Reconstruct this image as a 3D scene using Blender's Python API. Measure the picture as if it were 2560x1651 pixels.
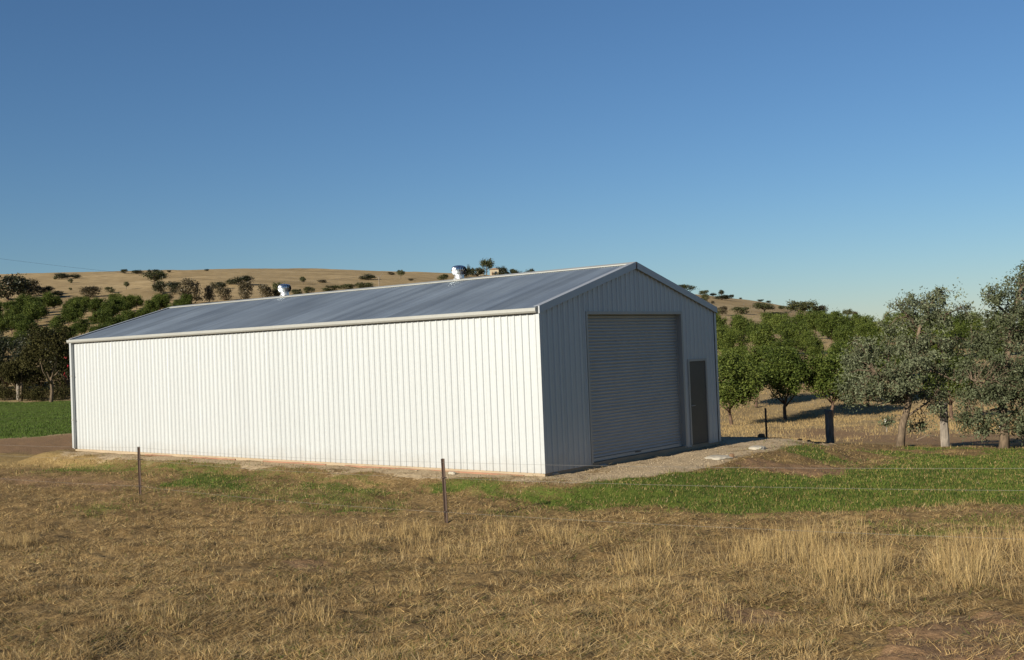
import bpy, math, random
import numpy as np
from mathutils import Matrix, Vector

for o in list(bpy.data.objects):
    bpy.data.objects.remove(o)
scene = bpy.context.scene
C = scene.collection
PI = math.pi
rs = np.random.RandomState(7)
random.seed(7)

# ------------------------------------------------------------------ camera
CAM = np.array([14.1733, -18.0645, 2.6340])
RGT = np.array([0.77015914, 0.63661959, -0.03962816])
UPV = np.array([0.04147548, 0.0120142, 0.99906729])
FWD = np.array([-0.63650191, 0.7710844, 0.01715126])
FPX = 2736.47          # focal length in pixels of a 2560 px wide picture
camd = bpy.data.cameras.new('camera')
cam = bpy.data.objects.new('camera', camd)
C.objects.link(cam)
camd.sensor_width = 36.0
camd.lens = FPX / 2560 * 36.0
camd.clip_end = 6000
camd.clip_start = 0.1
cam.matrix_world = Matrix(((RGT[0], UPV[0], -FWD[0], CAM[0]), (RGT[1], UPV[1], -FWD[1], CAM[1]),
                           (RGT[2], UPV[2], -FWD[2], CAM[2]), (0, 0, 0, 1)))
scene.camera = cam

# ------------------------------------------------------------------ sky and sun
SUN_EL = math.radians(21.5)
SUN_A = math.radians(2.6)      # sun stands on the -Y side, turned a little towards -X
world = bpy.data.worlds.new('World')
scene.world = world
world.use_nodes = True
wn = world.node_tree
wn.nodes.clear()
sky = wn.nodes.new('ShaderNodeTexSky')
sky.sky_type = 'NISHITA'
sky.sun_disc = False
sky.sun_elevation = SUN_EL
sky.sun_rotation = PI + SUN_A
sky.altitude = 0
sky.air_density = 1.12
sky.dust_density = 0.0
sky.ozone_density = 7.2
bg = wn.nodes.new('ShaderNodeBackground')
bg.inputs['Strength'].default_value = 0.05
wo = wn.nodes.new('ShaderNodeOutputWorld')
wn.links.new(sky.outputs['Color'], bg.inputs['Color'])
wn.links.new(bg.outputs['Background'], wo.inputs['Surface'])

sund = bpy.data.lights.new('sun', 'SUN')
sund.energy = 5.0
sund.angle = math.radians(0.53)
sund.color = (1.0, 0.915, 0.77)
sun = bpy.data.objects.new('sun', sund)
C.objects.link(sun)
sdir = Vector((-math.sin(SUN_A) * math.cos(SUN_EL), -math.cos(SUN_A) * math.cos(SUN_EL), math.sin(SUN_EL)))
sun.rotation_euler = sdir.to_track_quat('Z', 'Y').to_euler()
sun.location = (-5, -30, 20)

vs = scene.view_settings
vs.view_transform = 'Standard'
vs.look = 'None'
vs.exposure = 0.75
vs.gamma = 1.0
vs.use_curve_mapping = False
scene.render.engine = 'CYCLES'
scene.cycles.caustics_reflective = False
scene.cycles.caustics_refractive = False

# ------------------------------------------------------------------ noise (numpy)
def _hash(ix, iy, seed):
    n = (ix.astype(np.int64) * 374761393 + iy.astype(np.int64) * 668265263 + seed * 974634721) & 0x7fffffff
    n = ((n ^ (n >> 13)) * 1274126177) & 0x7fffffff
    n = n ^ (n >> 16)
    return (n & 0xffff) / 65535.0

def vnoise(x, y, seed=0):
    x = np.asarray(x, float); y = np.asarray(y, float)
    ix = np.floor(x).astype(np.int64); iy = np.floor(y).astype(np.int64)
    fx = x - ix; fy = y - iy
    fx = fx * fx * (3 - 2 * fx); fy = fy * fy * (3 - 2 * fy)
    a = _hash(ix, iy, seed); b = _hash(ix + 1, iy, seed)
    c = _hash(ix, iy + 1, seed); d = _hash(ix + 1, iy + 1, seed)
    return (a * (1 - fx) + b * fx) * (1 - fy) + (c * (1 - fx) + d * fx) * fy

def fbm(x, y, seed=0, octv=3):
    t = 0; a = 1.0; s = 0
    for k in range(octv):
        t = t + a * vnoise(x * 2 ** k, y * 2 ** k, seed + 17 * k); s += a; a *= 0.5
    return t / s

def sstep(e0, e1, x):
    t = np.clip((x - e0) / (e1 - e0), 0, 1)
    return t * t * (3 - 2 * t)

# ------------------------------------------------------------------ terrain
SL, SW, HE = 19.0, 7.41, 3.384           # shed length, width, height under the gutter
YAWF = np.array([FWD[0], FWD[1]]) / math.hypot(FWD[0], FWD[1])
YAWR = np.array([YAWF[1], -YAWF[0]])
# ground height along sight columns (column px: list of (depth m, height m))
NEAR = [(0.5, .62), (3, .58), (6, .46), (9, .22), (13, -.08), (17, -.30), (20, -.36)]
COLS = [
    (0,    NEAR + [(24, -.30), (40, -.40), (52, -.55), (80, -.65), (103, -.35), (112, 0), (125, 1.7), (160, 6.4), (235, 15.5), (310, 24.5), (420, 37), (560, 51), (640, 52.5), (900, 44), (3500, 20)]),
    (600,  NEAR + [(24, -.25), (40, -.30), (60, -.4), (103, -.2), (125, 1.7), (160, 6.4), (235, 15.5), (310, 24.5), (420, 37), (560, 50.2), (640, 51.5), (900, 44), (3500, 20)]),
    (1150, NEAR + [(24, -.25), (40, -.3), (60, -.6), (103, -.6), (160, 4.4), (235, 12), (310, 19.5), (420, 30), (560, 43.2), (640, 44), (900, 36), (3500, 15)]),
    (1450, NEAR + [(24, -.15), (40, -.3), (60, -1.2), (103, -1.6), (160, 2), (235, 7), (310, 13), (420, 24), (560, 35.5), (640, 36.5), (900, 30), (3500, 12)]),
    (1700, NEAR + [(24, -.15), (31, -.2), (38, -.9), (50, -1.9), (75, -2.8), (85, -2.4), (103, -1.2), (120, .1), (150, 2.0), (185, 3.4), (235, 5), (310, 10), (420, 18), (560, 28.4), (640, 29), (900, 22), (3500, 8)]),
    (1909, NEAR + [(24, -.20), (31, -.14), (33.5, -.42), (42, -1.5), (55, -2.4), (75, -3.0), (85, -2.6), (103, -1.3), (120, 0), (150, 1.9), (185, 3.2), (235, 4.2), (310, 7.6), (420, 13.5), (560, 22.3), (640, 22.8), (900, 16), (3500, 5)]),
    (2060, NEAR + [(24, -.36), (31, -.5), (34, -.66), (42, -1.6), (55, -2.4), (75, -3.0), (85, -2.6), (103, -1.4), (120, -.1), (150, 1.7), (185, 2.9), (235, 3.6), (310, 5.6), (420, 9), (560, 13.2), (640, 13.2), (900, 9), (3500, 4)]),
    (2365, NEAR + [(26, -.55), (33, -.86), (38, -1.33), (45, -1.75), (62, -2.5), (78, -2.9), (103, -1.5), (120, -.3), (150, 1.3), (185, 2.3), (235, 2.6), (310, 3.0), (420, 3.0), (560, 3.0), (900, 3), (3500, 3)]),
    (2700, NEAR + [(26, -.6), (33, -.95), (38, -1.4), (45, -1.8), (62, -2.5), (78, -2.9), (103, -1.5), (120, -.3), (150, 1.2), (185, 2.1), (235, 2.3), (310, 2.6), (420, 2.6), (560, 2.6), (900, 2.6), (3500, 2.6)]),
]
LD = np.linspace(math.log(0.5), math.log(3500), 520)
TH0, TH1, NTH = -0.62, 0.62, 160
thg = np.linspace(TH0, TH1, NTH)
cth = np.array([math.atan((c[0] - 1280) / FPX) for c in COLS])
cpr = np.array([np.interp(np.exp(LD), [p[0] for p in c[1]], [p[1] for p in c[1]]) for c in COLS])
HT = np.empty((NTH, len(LD)))
for k in range(len(LD)):
    HT[:, k] = np.interp(thg, cth, cpr[:, k])
def blur(a, n, ax):
    ker = np.ones(2 * n + 1) / (2 * n + 1)
    ap = np.pad(a, [(n, n) if i == ax else (0, 0) for i in range(2)], mode='edge')
    return np.apply_along_axis(lambda v: np.convolve(v, ker, 'valid'), ax, ap)
HT = blur(blur(HT, 2, 1), 2, 1)
HT = blur(blur(HT, 4, 0), 3, 0)

def h_at(x, y, fine=True):
    x = np.asarray(x, float); y = np.asarray(y, float)
    vx = x - CAM[0]; vy = y - CAM[1]
    dep = vx * YAWF[0] + vy * YAWF[1]
    lat = vx * YAWR[0] + vy * YAWR[1]
    r = np.hypot(vx, vy)
    th = np.clip(np.arctan2(lat, dep), TH0, TH1)
    d = np.clip(np.where(dep > 0, r * np.cos(th), r * math.cos(TH1)), 0.51, 3490)
    fi = np.clip((th - TH0) / (TH1 - TH0) * (NTH - 1), 0, NTH - 1.001)
    fk = np.clip((np.log(d) - LD[0]) / (LD[-1] - LD[0]) * (len(LD) - 1), 0, len(LD) - 1.001)
    i0 = fi.astype(int); k0 = fk.astype(int); a = fi - i0; b = fk - k0
    z = (HT[i0, k0] * (1 - a) + HT[i0 + 1, k0] * a) * (1 - b) + (HT[i0, k0 + 1] * (1 - a) + HT[i0 + 1, k0 + 1] * a) * b
    # long swells
    far = sstep(60, 300, d)
    z = z + far * (fbm(x / 45, y / 45, 3) - .5) * 2.4
    # levelled pad of the shed
    ex = np.maximum(np.maximum(-SL - x, x - 0), 0); ey = np.maximum(np.maximum(-y, y - SW), 0)
    wx = np.where(x > 0, ex / 3.4, ex / 2.2)
    wy = np.where(y > SW, ey / 4.0, ey / 1.6)
    q = np.hypot(wx, wy)
    pad = 1 - sstep(.42, 1.05, q)
    z = z * (1 - pad) + (-.075) * pad
    if fine:
        nr = 1 - sstep(20, 60, d)
        rough = nr * (1 - .62 * pad)
        z = z + rough * ((fbm(x * 1.1, y * 1.1, 11) - .5) * .13 + (fbm(x * 4.2, y * 4.2, 23, 3) - .5) * .085 + np.clip(vnoise(x * 2.7, y * 2.7, 41) - .72, 0, 1) * .13)
        z = z + sstep(30, 80, d) * (fbm(x / 3, y / 3, 31) - .5) * .25 * (1 - pad)
    return z

def ray(px, py):
    return FWD + RGT * (px - 1280) / FPX - UPV * (py - 825.5) / FPX
def on(px, py, D):
    return CAM + ray(px, py) * D
_TS = np.exp(np.linspace(math.log(4), math.log(1200), 2600))
def at(px, py):
    """the ground point seen in direction (px, py)"""
    r = ray(px, py)
    P = CAM[None] + r[None] * _TS[:, None]
    below = P[:, 2] < h_at(P[:, 0], P[:, 1], False)
    if below.any():
        k = int(np.argmax(below))
        p = P[k]
    else:   # just over the crest: the place where the sight line passes lowest over the hill
        gap = P[:, 2] - h_at(P[:, 0], P[:, 1], False)
        m = (_TS > 200)
        k = int(np.argmin(np.where(m, gap / _TS, 9)))
        p = P[k]
    return np.array([p[0], p[1], float(h_at(p[0], p[1]))])
def crest(px, D):
    p = CAM[:2] + YAWF * D + YAWR * ((px - 1280) / FPX * D)
    return np.array([p[0], p[1], float(h_at(p[0], p[1]))])
def depth(p):
    return float((np.asarray(p) - CAM) @ FWD)

# ------------------------------------------------------------------ material helpers
def mat(name):
    m = bpy.data.materials.new(name)
    m.use_nodes = True
    nt = m.node_tree
    b = nt.nodes['Principled BSDF']
    return m, nt, b
def node(nt, t, **kw):
    n = nt.nodes.new(t)
    for k, v in kw.items():
        if k in n.inputs.keys():
            n.inputs[k].default_value = v
        else:
            setattr(n, k, v)
    return n
def mixc(nt, fac, a, b, mode='MIX'):
    n = nt.nodes.new('ShaderNodeMix'); n.data_type = 'RGBA'; n.blend_type = mode
    for idx, v in ((0, fac), (6, a), (7, b)):
        if hasattr(v, 'is_linked') or hasattr(v, 'links'):
            nt.links.new(v, n.inputs[idx])
        else:
            n.inputs[idx].default_value = v if not isinstance(v, tuple) else (*v, 1)
    return n.outputs[2]
def math_(nt, op, a, b=None, clamp=False):
    n = nt.nodes.new('ShaderNodeMath'); n.operation = op; n.use_clamp = clamp
    for i, v in enumerate((a, b)):
        if v is None: continue
        if hasattr(v, 'links'): nt.links.new(v, n.inputs[i])
        else: n.inputs[i].default_value = v
    return n.outputs[0]
def noise(nt, vec, scale, detail=3, rough=.55, stretch=None):
    if stretch:
        mp = nt.nodes.new('ShaderNodeMapping'); mp.inputs['Scale'].default_value = stretch
        nt.links.new(vec, mp.inputs['Vector']); vec = mp.outputs[0]
    n = nt.nodes.new('ShaderNodeTexNoise')
    n.inputs['Scale'].default_value = scale; n.inputs['Detail'].default_value = detail; n.inputs['Roughness'].default_value = rough
    nt.links.new(vec, n.inputs['Vector'])
    return n.outputs['Fac']
def ramp(nt, fac, stops):
    n = nt.nodes.new('ShaderNodeValToRGB')
    nt.links.new(fac, n.inputs[0])
    e = n.color_ramp.elements
    e[0].position, e[0].color = stops[0][0], (*stops[0][1], 1)
    e[1].position, e[1].color = stops[-1][0], (*stops[-1][1], 1)
    for p, c in stops[1:-1]:
        q = e.new(p); q.color = (*c, 1)
    return n.outputs[0]
def bump(nt, b, h, strength=.3, dist=.02):
    n = nt.nodes.new('ShaderNodeBump'); n.inputs['Strength'].default_value = strength; n.inputs['Distance'].default_value = dist
    nt.links.new(h, n.inputs['Height']); nt.links.new(n.outputs[0], b.inputs['Normal'])
def wpos(nt):
    return nt.nodes.new('ShaderNodeNewGeometry').outputs['Position']
def opos(nt):
    return nt.nodes.new('ShaderNodeTexCoord').outputs['Object']

def painted(name, col, rough=.45, var=.06, spec=.4, met=0.0):
    m, nt, b = mat(name)
    b.inputs['Metallic'].default_value = met
    p = wpos(nt)
    n = noise(nt, p, 1.3, 4)
    n2 = noise(nt, p, 14, 3)
    f = math_(nt, 'ADD', math_(nt, 'MULTIPLY', n, .7), math_(nt, 'MULTIPLY', n2, .3))
    lo = tuple(c * (1 - var) for c in col); hi = tuple(min(1, c * (1 + var)) for c in col)
    c = ramp(nt, f, [(.3, lo), (.7, hi)])
    nt.links.new(c, b.inputs['Base Color'])
    b.inputs['Roughness'].default_value = rough
    b.inputs['Specular IOR Level'].default_value = spec
    r = math_(nt, 'MULTIPLY_ADD', n2, .18); nt.nodes[-1].inputs[2].default_value = rough - .09
    nt.links.new(r, b.inputs['Roughness'])
    return m

M = {}
def wallmat():
    m = painted('cream_steel', (.442, .464, .468), .56, .012, .4, .46)
    nt = m.node_tree; b = nt.nodes['Principled BSDF']
    src = b.inputs['Base Color'].links[0].from_socket
    oi = nt.nodes.new('ShaderNodeObjectInfo')
    v = math_(nt, 'MULTIPLY_ADD', oi.outputs['Random'], .035); nt.nodes[-1].inputs[2].default_value = .985
    vm = nt.nodes.new('ShaderNodeMix'); vm.data_type = 'RGBA'; vm.blend_type = 'MULTIPLY'; vm.inputs[0].default_value = 1
    nt.links.new(src, vm.inputs[6]); nt.links.new(v, vm.inputs[7])
    p = wpos(nt)
    sx = nt.nodes.new('ShaderNodeSeparateXYZ'); nt.links.new(p, sx.inputs[0])
    n = noise(nt, p, 2.6, 5, .65)
    lvl = math_(nt, 'SUBTRACT', math_(nt, 'MULTIPLY', n, .75), sx.outputs['Z'])      # splashes reach 0.1 to 0.5 m up
    f = math_(nt, 'MULTIPLY', math_(nt, 'MULTIPLY', lvl, 2.0, True), .28, True)
    nt.links.new(mixc(nt, f, vm.outputs[2], (.27, .21, .14)), b.inputs['Base Color'])
    return m
M['wall'] = wallmat()
M['trim'] = painted('gutter_cream', (.34, .345, .32), .5, .05, .4, .3)
M['barge'] = painted('flashing_steel', (.36, .38, .40), .5, .05, .4, .5)
M['slat'] = painted('door_steel', (.36, .37, .36), .5, .05, .4, .4)
M['jamb'] = painted('jamb_steel', (.33, .33, .31), .5, .05, .4, .3)
M['padoor'] = painted('dark_door', (.078, .072, .056), .55, .12)
M['rubber'] = painted('black_rubber', (.02, .02, .02), .7, .1)
M['slab'] = painted('slab_concrete', (.30, .24, .165), .9, .15, .2)
M['orange'] = painted('orange_membrane', (.24, .125, .075), .8, .25)
M['scrap'] = painted('pale_concrete', (.34, .31, .25), .9, .2, .2)
M['picket'] = painted('rusty_steel', (.055, .034, .024), .75, .35)
M['wire'] = painted('fence_wire', (.15, .145, .13), .6, .1)
M['whitepaint'] = painted('white_paint', (.72, .70, .66), .6, .08)
M['cable'] = painted('cable_dark', (.06, .06, .07), .6, .1)
M['house'] = painted('house_render', (.36, .31, .22), .9, .1, .2)
M['houseroof'] = painted('house_roof', (.22, .15, .105), .8, .15, .2)
M['glass'] = painted('dark_glass', (.03, .04, .05), .15, .1, .5)
M['shade'] = painted('shade_cloth', (.010, .010, .011), .9, .2, .0)
M['clod'] = painted('soil_clod', (.16, .10, .06), .95, .25, .1)
M['stone'] = painted('gravel_stone', (.29, .235, .16), .9, .25, .1)

def metal(name, col, rough, streak=True):
    m, nt, b = mat(name)
    b.inputs['Metallic'].default_value = .86 if streak else 1.0
    p = wpos(nt)
    oi = nt.nodes.new('ShaderNodeObjectInfo')
    s = noise(nt, p, 1.0, 4, .6, (3.2, .22, .22)) if streak else noise(nt, p, 6, 3)
    s2 = noise(nt, p, .35, 3)
    f = math_(nt, 'ADD', math_(nt, 'MULTIPLY', s, .55), math_(nt, 'MULTIPLY', s2, .45))
    lo = tuple(c * .80 for c in col); hi = tuple(min(1, c * 1.22) for c in col)
    c = ramp(nt, f, [(.3, lo), (.7, hi)])
    if streak:
        v = math_(nt, 'MULTIPLY_ADD', oi.outputs['Random'], .24); nt.nodes[-1].inputs[2].default_value = .88
        vm = nt.nodes.new('ShaderNodeMix'); vm.data_type = 'RGBA'; vm.blend_type = 'MULTIPLY'; vm.inputs[0].default_value = 1
        nt.links.new(c, vm.inputs[6]); nt.links.new(v, vm.inputs[7]); c = vm.outputs[2]
    nt.links.new(c, b.inputs['Base Color'])
    r = math_(nt, 'MULTIPLY_ADD', f, .3); nt.nodes[-1].inputs[2].default_value = rough - .14
    nt.links.new(r, b.inputs['Roughness'])
    return m
M['roof'] = metal('zinc_roof', (.41, .47, .505), .5)
M['chrome'] = metal('bright_aluminium', (.78, .78, .77), .26, False)
M['throat'] = painted('vent_base', (.55, .55, .54), .3, .04, .4, .6)

def bark(name, c0, c1, sc=14):
    m, nt, b = mat(name)
    p = wpos(nt)
    n = noise(nt, p, sc, 4, .6, (1, 1, .35))
    nt.links.new(ramp(nt, n, [(.3, c0), (.7, c1)]), b.inputs['Base Color'])
    b.inputs['Roughness'].default_value = .9
    b.inputs['Specular IOR Level'].default_value = .2
    bump(nt, b, n, .6, .02)
    return m
M['bark_gum'] = bark('gum_bark', (.060, .045, .030), (.175, .130, .088))
M['bark_dark'] = bark('dark_bark', (.05, .032, .022), (.14, .09, .06))
M['bark_pale'] = bark('pale_stem', (.22, .17, .12), (.40, .33, .24))
M['post_grey'] = bark('weathered_post', (.11, .095, .078), (.26, .225, .185), 10)
M['post_shaded'] = bark('shaded_post', (.06, .05, .042), (.20, .17, .14), 10)  # post timber with the shed's shade put into its colour

def leafmat(name, c0, c1, c2, trans=.25, rough=.5, spec=.35):
    m, nt, b = mat(name)
    at_ = nt.nodes.new('ShaderNodeAttribute'); at_.attribute_name = 'tint'
    oi = nt.nodes.new('ShaderNodeObjectInfo')
    f = math_(nt, 'ADD', at_.outputs['Fac'], math_(nt, 'MULTIPLY', math_(nt, 'SUBTRACT', oi.outputs['Random'], .5), .35), True)
    c = ramp(nt, f, [(0, c0), (.5, c1), (1, c2)])
    nt.links.new(c, b.inputs['Base Color'])
    b.inputs['Roughness'].default_value = rough
    b.inputs['Specular IOR Level'].default_value = spec
    tr = nt.nodes.new('ShaderNodeBsdfTranslucent')
    nt.links.new(c, tr.inputs['Color'])
    mx = nt.nodes.new('ShaderNodeMixShader'); mx.inputs[0].default_value = trans
    nt.links.new(b.outputs[0], mx.inputs[1]); nt.links.new(tr.outputs[0], mx.inputs[2])
    nt.links.new(mx.outputs[0], nt.nodes['Material Output'].inputs['Surface'])
    return m
M['leaf_orch'] = leafmat('orchard_leaf', (.026, .041, .007), (.060, .082, .014), (.116, .138, .028), .10, .6, .15)
M['leaf_orch_deep'] = leafmat('orchard_leaf_deep', (.022, .036, .005), (.048, .068, .010), (.100, .122, .022), .12, .6, .15)
M['leaf_gum'] = leafmat('gum_leaf', (.044, .053, .022), (.086, .100, .052), (.155, .172, .102), .20, .6, .15)
M['leaf_hill'] = leafmat('hill_leaf', (.030, .036, .012), (.060, .066, .022), (.105, .105, .038), .15)
M['leaf_brown'] = leafmat('brown_leaf', (0.042, 0.036, 0.018), (0.081, 0.066, 0.034), (0.133, 0.105, 0.056), .15)
M['leaf_dark'] = leafmat('dark_leaf', (0.014, 0.018, 0.008), (0.032, 0.036, 0.014), (0.059, 0.059, 0.024), .12)
M['leaf_deep'] = leafmat('deep_leaf', (.016, .016, .005), (.036, .034, .011), (.066, .060, .020), .10, .7, .08)
M['flower'] = painted('red_flower', (.45, .02, .03), .7, .2)

# grass blades take their colour from a per-blade attribute
def blademat(name):
    m, nt, b = mat(name)
    a = nt.nodes.new('ShaderNodeAttribute'); a.attribute_name = 'blade'
    nt.links.new(a.outputs['Color'], b.inputs['Base Color'])
    b.inputs['Roughness'].default_value = .75
    b.inputs['Specular IOR Level'].default_value = .2
    tr = nt.nodes.new('ShaderNodeBsdfTranslucent')
    nt.links.new(a.outputs['Color'], tr.inputs['Color'])
    mx = nt.nodes.new('ShaderNodeMixShader'); mx.inputs[0].default_value = .25
    nt.links.new(b.outputs[0], mx.inputs[1]); nt.links.new(tr.outputs[0], mx.inputs[2])
    nt.links.new(mx.outputs[0], nt.nodes['Material Output'].inputs['Surface'])
    return m
M['blade'] = blademat('grass_blade')

# ground: zone attributes (green, bare soil, gravel, yellow straw) and far (paddock hill)
def groundmat():
    m, nt, b = mat('ground')
    p = wpos(nt)
    za = nt.nodes.new('ShaderNodeAttribute'); za.attribute_name = 'zone'
    sep = nt.nodes.new('ShaderNodeSeparateColor'); nt.links.new(za.outputs['Color'], sep.inputs[0])
    fa = nt.nodes.new('ShaderNodeAttribute'); fa.attribute_name = 'far'
    ya = nt.nodes.new('ShaderNodeAttribute'); ya.attribute_name = 'straw'
    nL = noise(nt, p, .35, 4, .6)
    nM = noise(nt, p, 2.2, 4, .6)
    nS = noise(nt, p, 16, 4, .65)
    nF = noise(nt, p, 70, 3, .7)
    mixn = math_(nt, 'ADD', math_(nt, 'MULTIPLY', nS, .5), math_(nt, 'ADD', math_(nt, 'MULTIPLY', nF, .28), math_(nt, 'MULTIPLY', nM, .22)))
    nP = noise(nt, p, .9, 3, .6)
    mixd = math_(nt, 'ADD', mixn, math_(nt, 'MULTIPLY', math_(nt, 'SUBTRACT', nP, .5), .22))
    dry = ramp(nt, mixd, [(.34, (.064, .039, .017)), (.45, (.140, .090, .038)), (.55, (.225, .150, .064)), (.68, (.35, .245, .112))])
    soil = ramp(nt, mixn, [(.36, (.130, .078, .040)), (.5, (.205, .125, .065)), (.64, (.28, .178, .098))])
    grav = ramp(nt, mixn, [(.34, (.26, .195, .12)), (.5, (.38, .29, .18)), (.64, (.47, .37, .24))])
    gre = ramp(nt, mixn, [(.36, (.040, .056, .010)), (.5, (.074, .104, .017)), (.66, (.125, .142, .032))])
    straw = ramp(nt, mixn, [(.36, (.16, .105, .040)), (.52, (.26, .18, .072)), (.66, (.37, .27, .115))])
    farc = ramp(nt, math_(nt, 'ADD', math_(nt, 'MULTIPLY', noise(nt, p, .03, 5, .6), .5), math_(nt, 'MULTIPLY', noise(nt, p, .22, 5, .65, (1, 1, 3)), .5)),
                [(.34, (.185, .132, .064)), (.5, (.275, .200, .102)), (.64, (.37, .275, .148))])
    jit = math_(nt, 'ADD', math_(nt, 'MULTIPLY', math_(nt, 'SUBTRACT', nM, .5), .9), math_(nt, 'MULTIPLY', math_(nt, 'SUBTRACT', nS, .5), 1.0))
    def th(v, k=3.0):
        t = math_(nt, 'ADD', v, jit)
        t = math_(nt, 'MULTIPLY', math_(nt, 'SUBTRACT', t, .5), k)
        return math_(nt, 'ADD', t, .5, True)
    c = mixc(nt, fa.outputs['Fac'], dry, farc)
    c = mixc(nt, th(ya.outputs['Fac']), c, straw)
    c = mixc(nt, th(sep.outputs[1]), c, soil)
    c = mixc(nt, th(sep.outputs[2]), c, grav)
    c = mixc(nt, th(sep.outputs[0], 2.2), c, gre)
    nt.links.new(c, b.inputs['Base Color'])
    b.inputs['Roughness'].default_value = .95
    b.inputs['Specular IOR Level'].default_value = .1
    hh = math_(nt, 'ADD', math_(nt, 'MULTIPLY', nS, .7), math_(nt, 'MULTIPLY', nF, .3))
    bump(nt, b, hh, .7, .06)
    return m
M['ground'] = groundmat()

# ------------------------------------------------------------------ object helpers
def link(o, parent=None):
    C.objects.link(o)
    if parent is not None:
        o.parent = parent
    return o
def empty(name, loc=(0, 0, 0), rz=0, label=None, cat=None, group=None):
    o = bpy.data.objects.new(name, None)
    o.empty_display_size = .2
    C.objects.link(o)
    o.location = loc; o.rotation_euler = (0, 0, rz)
    return tag(o, label, cat, group)
def tag(o, label=None, cat=None, group=None, kind=None):
    if label: o['label'] = label
    if cat: o['category'] = cat
    if group: o['group'] = group
    if kind: o['kind'] = kind
    return o
def mesh_np(name, V, F, material, smooth=False, attrs=None):
    """V (n,3), F (m,k) with constant k"""
    V = np.asarray(V, np.float32); F = np.asarray(F, np.int32)
    me = bpy.data.meshes.new(name)
    me.vertices.add(len(V)); me.vertices.foreach_set('co', V.ravel())
    k = F.shape[1]
    me.loops.add(F.size); me.loops.foreach_set('vertex_index', F.ravel())
    me.polygons.add(len(F))
    me.polygons.foreach_set('loop_start', np.arange(0, F.size, k, dtype=np.int32))
    if smooth:
        me.polygons.foreach_set('use_smooth', np.ones(len(F), bool))
    me.update(calc_edges=True)
    for an, (dom, typ, data) in (attrs or {}).items():
        a = me.attributes.new(an, typ, dom)
        a.data.foreach_set('color' if 'COLOR' in typ else 'value', np.asarray(data, np.float32).ravel())
    me.materials.append(material)
    return me
class MB:
    def __init__(s): s.v = []; s.f = []
    def add(s, V, F):
        n = len(s.v); s.v += [tuple(map(float, p)) for p in V]; s.f += [tuple(i + n for i in q) for q in F]; return s
    def box(s, x0, x1, y0, y1, z0, z1):
        V = [(x0, y0, z0), (x1, y0, z0), (x1, y1, z0), (x0, y1, z0), (x0, y0, z1), (x1, y0, z1), (x1, y1, z1), (x0, y1, z1)]
        return s.add(V, [(3, 2, 1, 0), (4, 5, 6, 7), (0, 1, 5, 4), (1, 2, 6, 5), (2, 3, 7, 6), (3, 0, 4, 7)])
    def prism(s, prof, A, B, cap=True):
        """extrude closed 3D outline A (list of points) to B"""
        n = len(A); F = [(i, (i + 1) % n, n + (i + 1) % n, n + i) for i in range(n)]
        if cap: F += [tuple(range(n - 1, -1, -1)), tuple(range(n, 2 * n))]
        return s.add(list(A) + list(B), F)
    def tube(s, pts, rad, n=8, cap=True):
        pts = [Vector(p) for p in pts]; V = []; F = []
        prev = None
        for i, p in enumerate(pts):
            t = (pts[min(i + 1, len(pts) - 1)] - pts[max(i - 1, 0)]).normalized()
            u = t.orthogonal().normalized() if prev is None else (prev - t * prev.dot(t)).normalized()
            prev = u; w = t.cross(u)
            r = rad[i] if hasattr(rad, '__len__') else rad
            for k in range(n):
                a = 2 * PI * k / n
                V.append(p + (u * math.cos(a) + w * math.sin(a)) * r)
        for i in range(len(pts) - 1):
            for k in range(n):
                F.append((i * n + k, i * n + (k + 1) % n, (i + 1) * n + (k + 1) % n, (i + 1) * n + k))
        if cap:
            F.append(tuple(range(n - 1, -1, -1))); F.append(tuple(range((len(pts) - 1) * n, len(pts) * n)))
        return s.add(V, F)
    def lathe(s, prof, n=20, cx=0, cy=0):
        V = []; F = []
        for r, z in prof:
            for k in range(n):
                a = 2 * PI * k / n; V.append((cx + r * math.cos(a), cy + r * math.sin(a), z))
        for i in range(len(prof) - 1):
            for k in range(n):
                F.append((i * n + k, i * n + (k + 1) % n, (i + 1) * n + (k + 1) % n, (i + 1) * n + k))
        return s.add(V, F)
    def mesh(s, name, material, smooth=False, bevel=0):
        me = bpy.data.meshes.new(name)
        me.from_pydata(s.v, [], s.f); me.update()
        if smooth:
            me.polygons.foreach_set('use_smooth', [True] * len(me.polygons))
        me.materials.append(material)
        return me
    def build(s, name, material, parent=None, loc=(0, 0, 0), smooth=False):
        o = bpy.data.objects.new(name, s.mesh(name, material, smooth))
        o.location = loc
        return link(o, parent)

# ------------------------------------------------------------------ zones on the ground
def poly(pts):
    return np.array([at(*p)[:2] for p in pts])
def inside(P, x, y):
    r = np.zeros(x.shape, bool); n = len(P)
    for i in range(n):
        x0, y0 = P[i]; x1, y1 = P[(i + 1) % n]
        c = ((y0 > y) != (y1 > y))
        with np.errstate(divide='ignore', invalid='ignore'):
            r ^= c & (x < (x1 - x0) * (y - y0) / (y1 - y0 + 1e-12) + x0)
    return r
_jr = np.random.RandomState(3)
_JIT = _jr.normal(size=(8, 2))
def soft(P, x, y, s=.35):
    mg = 5 * s + .5
    bb = (x > P[:, 0].min() - mg) & (x < P[:, 0].max() + mg) & (y > P[:, 1].min() - mg) & (y < P[:, 1].max() + mg)
    if not bb.all():
        out = np.zeros(x.shape)
        if bb.any(): out[bb] = soft(P, x[bb], y[bb], s)
        return out
    wx = (fbm(x * .9, y * .9, 51) - .5) * 1.6; wy = (fbm(x * .9, y * .9, 77) - .5) * 1.6
    f = 0
    for j in _JIT:
        f = f + inside(P, x + wx * s * 2 + j[0] * s, y + wy * s * 2 + j[1] * s)
    return f / len(_JIT)
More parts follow.
